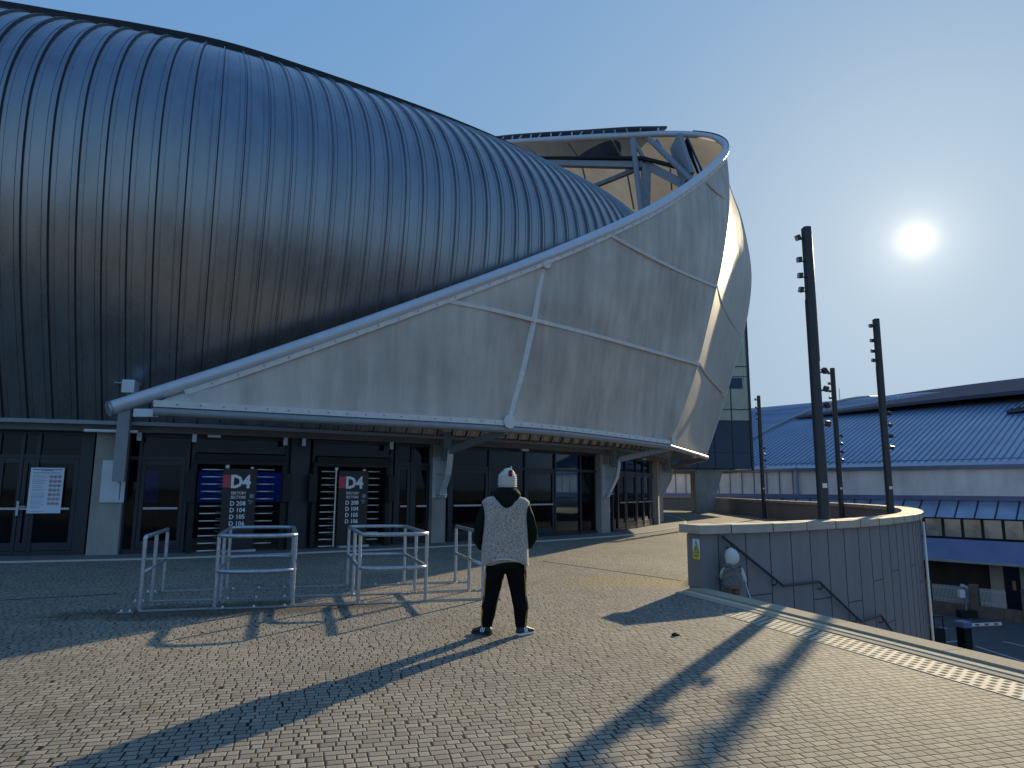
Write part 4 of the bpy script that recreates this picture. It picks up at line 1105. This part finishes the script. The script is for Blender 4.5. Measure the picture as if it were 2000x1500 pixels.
# boundary fence in front of the arena
fe = thing('boundary_fence', 'low rendered wall with white picket panels between brick pillars by the road', 'fence')
FO = 3.4
def sx(px, o_=FO, z=ZL + 1):
    return min((s0_ + k * .05 for k in range(1640)), key=lambda q: abs(proj(AP(q, o_, z))[0] - px))
MB().wall(AP(-40, FO, 0), AP(25, FO, 0), ZL, ZL + .75, .3).build('low_wall', 'brickw', fe)
for x0, x1 in ((1806, 1820), (1897, 1913), (1999, 2014)): MB().wall(AP(sx(x0), FO, 0), AP(sx(x1), FO, 0), ZL, ZL + 2.1, .5).build('pillar', 'brickw', fe)
for x0, x1, n_ in ((1780, 1804, 9), (1823, 1895, 27), (1915, 1967, 19)):
    mb = MB(); a_, b_ = sx(x0), sx(x1); L_ = b_ - a_
    for k in range(n_): mb.wall(AP(a_ + k * L_ / n_, FO, 0), AP(a_ + k * L_ / n_ + L_ / n_ * .5, FO, 0), ZL + .77, ZL + 1.9, .04)
    mb.wall(AP(a_, FO, 0), AP(b_, FO, 0), ZL + .95, ZL + 1.0, .02, -.04); mb.wall(AP(a_, FO, 0), AP(b_, FO, 0), ZL + 1.7, ZL + 1.75, .02, -.04)
    mb.build('picket_panel', 'picket', fe)
# road furniture
def rd(x, y): return atZ(x, y, ZL)
bg_ = thing('car_park_barrier', 'blue topped car park barrier with raised white and red arm', 'barrier')
p = rd(1886, 1268); MB().box((p.x, p.y, ZL + .55), (.5, .5, 1.1), (0, 0, .3)).build('cabinet', 'black', bg_, bevel=.02)
MB().box((p.x, p.y, ZL + 1.27), (.56, .55, .32), (0, 0, .3)).build('blue_head', 'bluefascia', bg_, bevel=.03)
MB().box((p.x + 1.1, p.y - .1, ZL + 1.28), (1.7, .06, .15), (0, -.05, 0)).build('arm', 'white', bg_)
for k in range(3): MB().box((p.x + .65 + k * .5, p.y - .1, ZL + 1.258 + k * .025), (.22, .07, .10), (0, -.05, 0)).build('red_stripe', 'red', bg_)
cc = thing('camera_post', 'short grey post with white camera box on the road island', 'post')
p = rd(1889, 1207); MB().tube([(p.x, p.y, ZL), (p.x, p.y, ZL + 1.9)], .06, 8).build('post', 'steel2', cc)
MB().box((p.x - .25, p.y, ZL + 1.55), (.35, .3, .5)).build('white_box', 'white', cc, bevel=.02); MB().box((p.x, p.y, ZL + 2.0), (.6, .2, .2), (0, .3, .5)).build('camera_head', 'steel', cc, bevel=.02)
MB().box((p.x, p.y, ZL + .25), (1.1, .5, .5)).build('base_block', 'black', cc, bevel=.02)
bn = thing('waste_container', 'black container with open frame beside the foot of the drainpipe', 'container')
p = rd(1815, 1262); MB().box((p.x, p.y, ZL + .5), (1.3, .9, 1.0)).build('body', 'black', bn, bevel=.02)
mb = MB()
for x, y in ((-.6, -.4), (.6, -.4), (-.6, .4), (.6, .4), (0, -.4)): mb.tube([(p.x + x, p.y + y, ZL + 1), (p.x + x, p.y + y, ZL + 1.6)], .03, 6)
mb.box((p.x, p.y, ZL + 1.62), (1.3, .9, .04)); mb.build('cage', 'black', bn)
mb = MB()
for a, b in (((1800, 1140 + 45), (1865, 1183)), ((1802, 1217), (1850, 1228)), ((1905, 1262), (2000, 1292)), ((1960, 1253), (2000, 1262)), ((1830, 1256), (1880, 1251))):
    mb.wall(rd(*a), rd(*b), ZL, ZL + .006, .12)
tag(mb.build('road_markings', 'line'), kind='structure')

# ================================================================ PERSON
def person():
    t = thing('person', 'person in white knitted hat, speckled grey knit vest and black trousers, seen from behind', 'person', None, (-.065, 8.0, 0))
    # body: local x right, y away from camera
    mb = MB()
    mb.ell([(0, 0, .70, .10, .09), (0, .0, .76, .165, .12), (0, 0, .90, .185, .13), (0, 0, 1.05, .17, .12), (0, .0, 1.22, .20, .13), (0, 0, 1.38, .225, .13), (0, 0, 1.46, .20, .11), (0, .01, 1.51, .11, .08), (.01, .02, 1.56, .06, .06)], 24)
    for sg_, hx, kx, ax in ((-1, -.105, -.150, -.205), (1, .105, .150, .180)):
        mb.tube([(hx, 0, .84), (hx + sg_ * .01, 0, .70), (kx, .015, .46), (kx + sg_ * .03, -.02, .30), (ax, .01, .11), (ax + sg_ * .01, .01, .05)], [.108, .116, .092, .088, .066, .056], 16)
    mb.tube([(.01, .02, 1.48), (.015, .02, 1.66)], [.062, .058], 14)
    mb.ell([(.02, .04, 1.60, .045, .05), (.02, .04, 1.63, .068, .082), (.02, .035, 1.69, .078, .098), (.02, .03, 1.75, .079, .10), (.02, .03, 1.80, .068, .085), (.02, .03, 1.835, .035, .045)], 18)
    for sx in (-1, 1): mb.box((.02 + sx * .081, .03, 1.69), (.018, .035, .06))
    mb.box((.0 - .01, .135, 1.69), (.025, .03, .04))
    body = mb.build('body', ['trouser', 'skin'], t); voxel(body, .011, 6)
    me = body.data
    for m_ in (M['trouser'], M['skin']): 
        if m_.name not in [x.name for x in me.materials if x]: me.materials.append(m_)
    for p_ in me.polygons: p_.material_index = 1 if p_.center.z > 1.5 else 0
    # hoodie with sleeves, hood hanging down the back
    mb = MB()
    mb.ell([(.005, 0, .735, .205, .15), (.005, 0, .78, .212, .155), (0, 0, 1.0, .195, .14), (0, 0, 1.25, .215, .145), (0, 0, 1.40, .235, .145), (0, 0, 1.48, .19, .12), (.01, .01, 1.55, .085, .085)], 26)
    mb.tube([(-.20, 0, 1.44), (-.265, -.01, 1.30), (-.305, -.01, 1.16), (-.32, .02, 1.04), (-.28, .10, .96), (-.20, .17, .93)], [.075, .068, .06, .058, .052, .045], 14)
    mb.tube([(.20, 0, 1.44), (.265, -.01, 1.30), (.305, -.01, 1.17), (.318, .02, 1.07), (.27, .10, .98), (.20, .17, .95)], [.075, .066, .058, .055, .05, .045], 14)
    o_ = voxel(mb.build('hoodie', 'hoodie', t), .012, 5)
    mb = MB()
    hood = [(1.645, .085, .075, -.0), (1.61, .135, .11, -.01), (1.56, .165, .125, -.03), (1.50, .14, .10, -.075), (1.44, .085, .07, -.11), (1.395, .03, .03, -.125)]
    mb.rings([[Vector((.012 + rx * math.cos(2 * PI * k / 20), yy + ry * math.sin(2 * PI * k / 20), z)) for k in range(20)] for z, rx, ry, yy in hood])
    voxel(mb.build('hood', 'hoodie', t), .010, 4)
    # vest
    mb = MB()
    def vr(z, rx, ry, cx=0, sag=0.):
        return [Vector((cx + rx * (abs(math.cos(a)) ** .75) * (1 if math.cos(a) > 0 else -1), ry * (abs(math.sin(a)) ** .8) * (1 if math.sin(a) > 0 else -1), z + sag * math.sin(a * 1 + .0) ** 2 * (1 if abs(math.cos(a)) < .75 else .3))) for a in [2 * PI * k / 40 for k in range(40)]]
    mb.rings([vr(.755, .268, .19, -.005, .085), vr(.79, .272, .19, -.005, .07), vr(.95, .268, .18, -.005), vr(1.10, .255, .172), vr(1.28, .248, .165), vr(1.40, .262, .16), vr(1.475, .278, .145), vr(1.515, .235, .12), vr(1.545, .12, .09)])
    v_ = mb.build('vest', 'vest', t); voxel(v_, .011, 3)
    MB().tube([Vector((-.005 + .268 * math.cos(a), -.0 + .192 * math.sin(a), .765 + .08 * math.sin(a) ** 2)) for a in [2 * PI * k / 40 for k in range(40)]], .008, 6, closed=True).build('hem', 'knit', v_, smooth=True)
    # hat
    mb = MB(); mb.ell([(.018, .02, 1.635, .092, .108), (.018, .02, 1.68, .104, .120), (.018, .02, 1.74, .106, .120), (.018, .02, 1.79, .095, .105), (.02, .02, 1.83, .070, .078), (.022, .02, 1.855, .035, .04), (.03, .02, 1.862, .012, .012)], 24)
    hat = mb.build('knitted_hat', 'knit', t); voxel(hat, .010, 2)
    mb = MB()
    for k in range(6): z = 1.65 + k * .025; f_ = [1, 1.01, 1.0, 1.0, .98, .95][k]; mb.tube([Vector((.018 + .107 * f_ * math.cos(a), .02 + .122 * f_ * math.sin(a), z + .006 * math.sin(3 * a))) for a in [2 * PI * q / 30 for q in range(30)]], .006, 5, closed=True)
    mb.build('knit_ribs', 'knit', hat, smooth=True)
    mb = MB(); mb.ell([(.053, -.086, 1.765, .020, .014), (.053, -.092, 1.78, .027, .018), (.05, -.088, 1.80, .021, .016), (.056, -.076, 1.82, .026, .018), (.062, -.066, 1.838, .014, .012)], 10); mb.ell([(-.055, -.02, 1.825, .03, .02), (-.05, -.02, 1.84, .025, .018)], 10)
    mb.build('red_tassels', 'redhat', hat, smooth=True)
    mb = MB(); mb.ell([(.055, .0, 1.85, .014, .014), (.06, .0, 1.87, .008, .008), (.063, 0, 1.885, .003, .003)], 8); mb.build('hat_tip', 'knit', hat)
    # stripes, cord
    mb = MB()
    for sg_, pts in ((-1, [(-.215, -.02, .74), (-.235, -.03, .60), (-.242, -.02, .44), (-.256, -.04, .30), (-.270, -.03, .16), (-.262, -.02, .09)]), (1, [(.215, -.02, .74), (.232, -.03, .60), (.240, -.02, .44), (.252, -.04, .30), (.240, -.03, .16), (.235, -.02, .09)])):
        for k in range(3):
            mb.tube([Vector(p_) + Vector((-sg_ * .004 * k, -.016 * k + .01, 0)) for p_ in cat3(pts, 4)], .0042, 5)
        mb.build('side_stripes', 'gold', t); mb = MB()
    MB().tube([(.232, -.03, .76), (.236, -.03, .68), (.234, -.03, .58)], .006, 6).build('red_cord', 'redhat', t)
    # hands resting at the pockets
    for sg_, z0 in ((-1, .93), (1, .95)):
        mb = MB(); b = Vector((sg_ * .19, .18, z0)); mb.tube([b, b + Vector((-sg_ * .05, .02, -.01)), b + Vector((-sg_ * .085, .02, -.015))], [.028, .038, .034], 10)
        for k in range(4):
            q = b + Vector((-sg_ * .085, .02, .012 - k * .018)); l = [.030, .035, .033, .026][k]
            mb.tube([q, q + Vector((-sg_ * l, .004, -.004)), q + Vector((-sg_ * l * 1.7, -.012, -.008))], [.0095, .009, .0075], 8)
        q = b + Vector((-sg_ * .03, .01, .03)); mb.tube([q, q + Vector((-sg_ * .03, .0, .022)), q + Vector((-sg_ * .055, .0, .026))], [.012, .0105, .008], 8)
        voxel(mb.build('hand', 'skin', t), .004, 2)
    # shoes
    for sg_, cx, ang_ in ((-1, -.215, math.radians(62)), (1, .195, math.radians(-48))):
        mb = MB(); L_ = .29
        secs = [(-.085, .030, .035, .045), (-.07, .042, .055, .05), (-.02, .044, .075, .07), (.04, .042, .072, .06), (.10, .048, .052, .045), (.16, .050, .038, .038), (.195, .038, .028, .03)]
        rs_ = []
        for y_, w_, h_, _ in secs:
            rs_.append([Vector((w_ * math.cos(a), y_, .012 + h_ * (.5 + .5 * math.sin(a)) * 1.25)) for a in [2 * PI * k / 14 for k in range(14)]])
        mb.rings(rs_); R4 = Matrix.Translation((cx, -.01, .005)) @ Matrix.Rotation(ang_, 4, 'Z') @ Matrix.Diagonal((.95, .86, 1, 1))
        s_ = mb.build('shoe', 'shoe', t); voxel(s_, .007, 2); s_.data.transform(R4)
        mb = MB(); 
        rs_ = [[Vector((w_ * 1.04, y_, .0)), Vector((w_ * 1.04, y_, .022)), Vector((-w_ * 1.04, y_, .022)), Vector((-w_ * 1.04, y_, 0))] for y_, w_, h_, _ in secs]; mb.rings(rs_)
        q = mb.build('sole', 'white' if sg_ > 0 else 'shoe', s_); q.data.transform(R4)
        mb = MB()
        for k in range(3): mb.box((sg_ * .044, .0 + k * .022, .055), (.008, .009, .055), (.35, 0, 0))
        q = mb.build('shoe_stripes', 'letter', s_); q.data.transform(R4)
        mb = MB(); mb.ell([(0, .165, .026, .044, .04), (0, .165, .045, .042, .036), (0, .15, .06, .03, .024)], 12)
        q = mb.build('toe_cap', 'tan', s_, smooth=True); q.data.transform(R4)
    return t
person()

# ================================================================ CHILD ON THE STAIRS
def child():
    # two steps down, beside the wall
    base = Vector((3.60, 11.42, -.30))
    t = thing('person', 'small child in fluffy white hood and grey fur vest on the stairs by the wall', 'person', None, base); t.scale = (1.1, 1.1, 1.1)
    mb = MB()
    mb.ell([(0, 0, .36, .07, .06), (0, 0, .42, .10, .08), (0, 0, .55, .105, .085), (0, 0, .65, .09, .07), (0, 0, .69, .05, .05)], 18)
    for sg_ in (-1, 1): mb.tube([(sg_ * .05, 0, .40), (sg_ * .052, .01, .22), (sg_ * .055, -.01, .06), (sg_ * .055, .04, .03)], [.058, .048, .038, .034], 12)
    mb.tube([(0, 0, .66), (0, 0, .75)], [.045, .045], 10); mb.ell([(0, .01, .70, .05, .05), (0, .01, .76, .075, .08), (0, .01, .82, .08, .085), (0, .01, .88, .06, .065), (0, .01, .90, .03, .03)], 14)
    b = mb.build('body', 'tantrouser', t); voxel(b, .009, 4)
    mb = MB(); mb.ell([(0, 0, .33, .14, .105), (0, 0, .37, .15, .115), (0, 0, .47, .145, .11), (0, 0, .57, .125, .10), (0, 0, .635, .105, .085), (0, 0, .675, .07, .06)], 22)
    for k in range(60):
        a = random.uniform(0, 2 * PI); z = random.uniform(.36, .64); mb.box((.125 * math.cos(a), .10 * math.sin(a), z), (.04, .035, .05), (random.random(), random.random(), random.random()))
    v_ = mb.build('fur_vest', 'greyfur', t); voxel(v_, .009, 2)
    mb = MB(); mb.tube([Vector((.102 * math.cos(a), .09 * math.sin(a), .645 + .012 * math.sin(5 * a))) for a in [2 * PI * k / 24 for k in range(24)]], .026, 7, closed=True); mb.build('fur_collar', 'greyfur', t, smooth=True)
    MB().ell([(0, 0, .325, .122, .097), (0, 0, .345, .124, .10)], 20).build('cream_hem', 'cream', t)
    mb = MB(); mb.tube([(.09, 0, .63), (.135, .0, .54), (.175, .02, .45), (.195, .03, .405)], [.05, .048, .042, .03], 12)
    mb.tube([(-.085, 0, .61), (-.125, .05, .53), (-.125, .10, .47), (-.10, .12, .43)], [.042, .040, .036, .03], 12)
    voxel(mb.build('white_sleeves', 'knit', t), .008, 3)
    for b_, sg_ in ((Vector((.198, .03, .398)), 1), (Vector((-.095, .125, .42)), -1)):
        mb = MB(); mb.tube([b_, b_ + Vector((.004, 0, -.03))], [.016, .019], 8)
        for k in range(4): q = b_ + Vector((-.012 + k * .008, -.005, -.032)); mb.tube([q, q + Vector((.001, -.006, -.012)), q + Vector((.002, .004, -.02))], [.005, .005, .004], 6)
        q = b_ + Vector((-.016, .0, -.012)); mb.tube([q, q + Vector((-.008, -.006, -.012))], [.006, .005], 6)
        voxel(mb.build('hand', 'skin', t), .003, 1)
    mb = MB(); mb.ell([(0, 0, .625, .075, .07), (0, 0, .66, .078, .075), (.005, 0, .70, .094, .092), (.008, 0, .75, .107, .104), (.006, 0, .80, .104, .10), (.0, 0, .845, .084, .086), (-.004, 0, .88, .055, .058), (-.004, 0, .90, .022, .022)], 20)
    for k in range(50):
        a = random.uniform(0, 2 * PI); e = random.uniform(-.8, 1.3); mb.box((.086 * math.cos(a) * math.cos(e), .088 * math.sin(a) * math.cos(e), .77 + .095 * math.sin(e)), (.026, .026, .026), (random.random() * 3, random.random() * 3, 0))
    hd = mb.build('fluffy_hood', 'knit', t); voxel(hd, .008, 2)
    mb = MB()
    for sg_ in (-1, 1): mb.ell([(sg_ * .034, 0, .872, .030, .016), (sg_ * .046, 0, .895, .028, .015), (sg_ * .052, 0, .912, .012, .008)], 10)
    mb.build('dark_ears', 'shoe', hd, smooth=True)
    for sg_ in (-1, 1):
        mb = MB(); mb.ell([(sg_ * .055, .03, 0, .035, .065), (sg_ * .055, .03, .035, .036, .065), (sg_ * .055, .01, .07, .03, .04)], 12); mb.build('boot', 'tan', t, smooth=True)
    h_ = base + Vector((.225, .02, .41))
    sk = MB().tube([h_ + Vector((-.01, 0, .03)), h_ + Vector((.03, 0, -.13)), h_ + Vector((.10, -.01, -.33))], .008, 8).build('stick', 'white'); tag(sk, 'thin white stick held by the small child on the stairs', 'stick')
child()
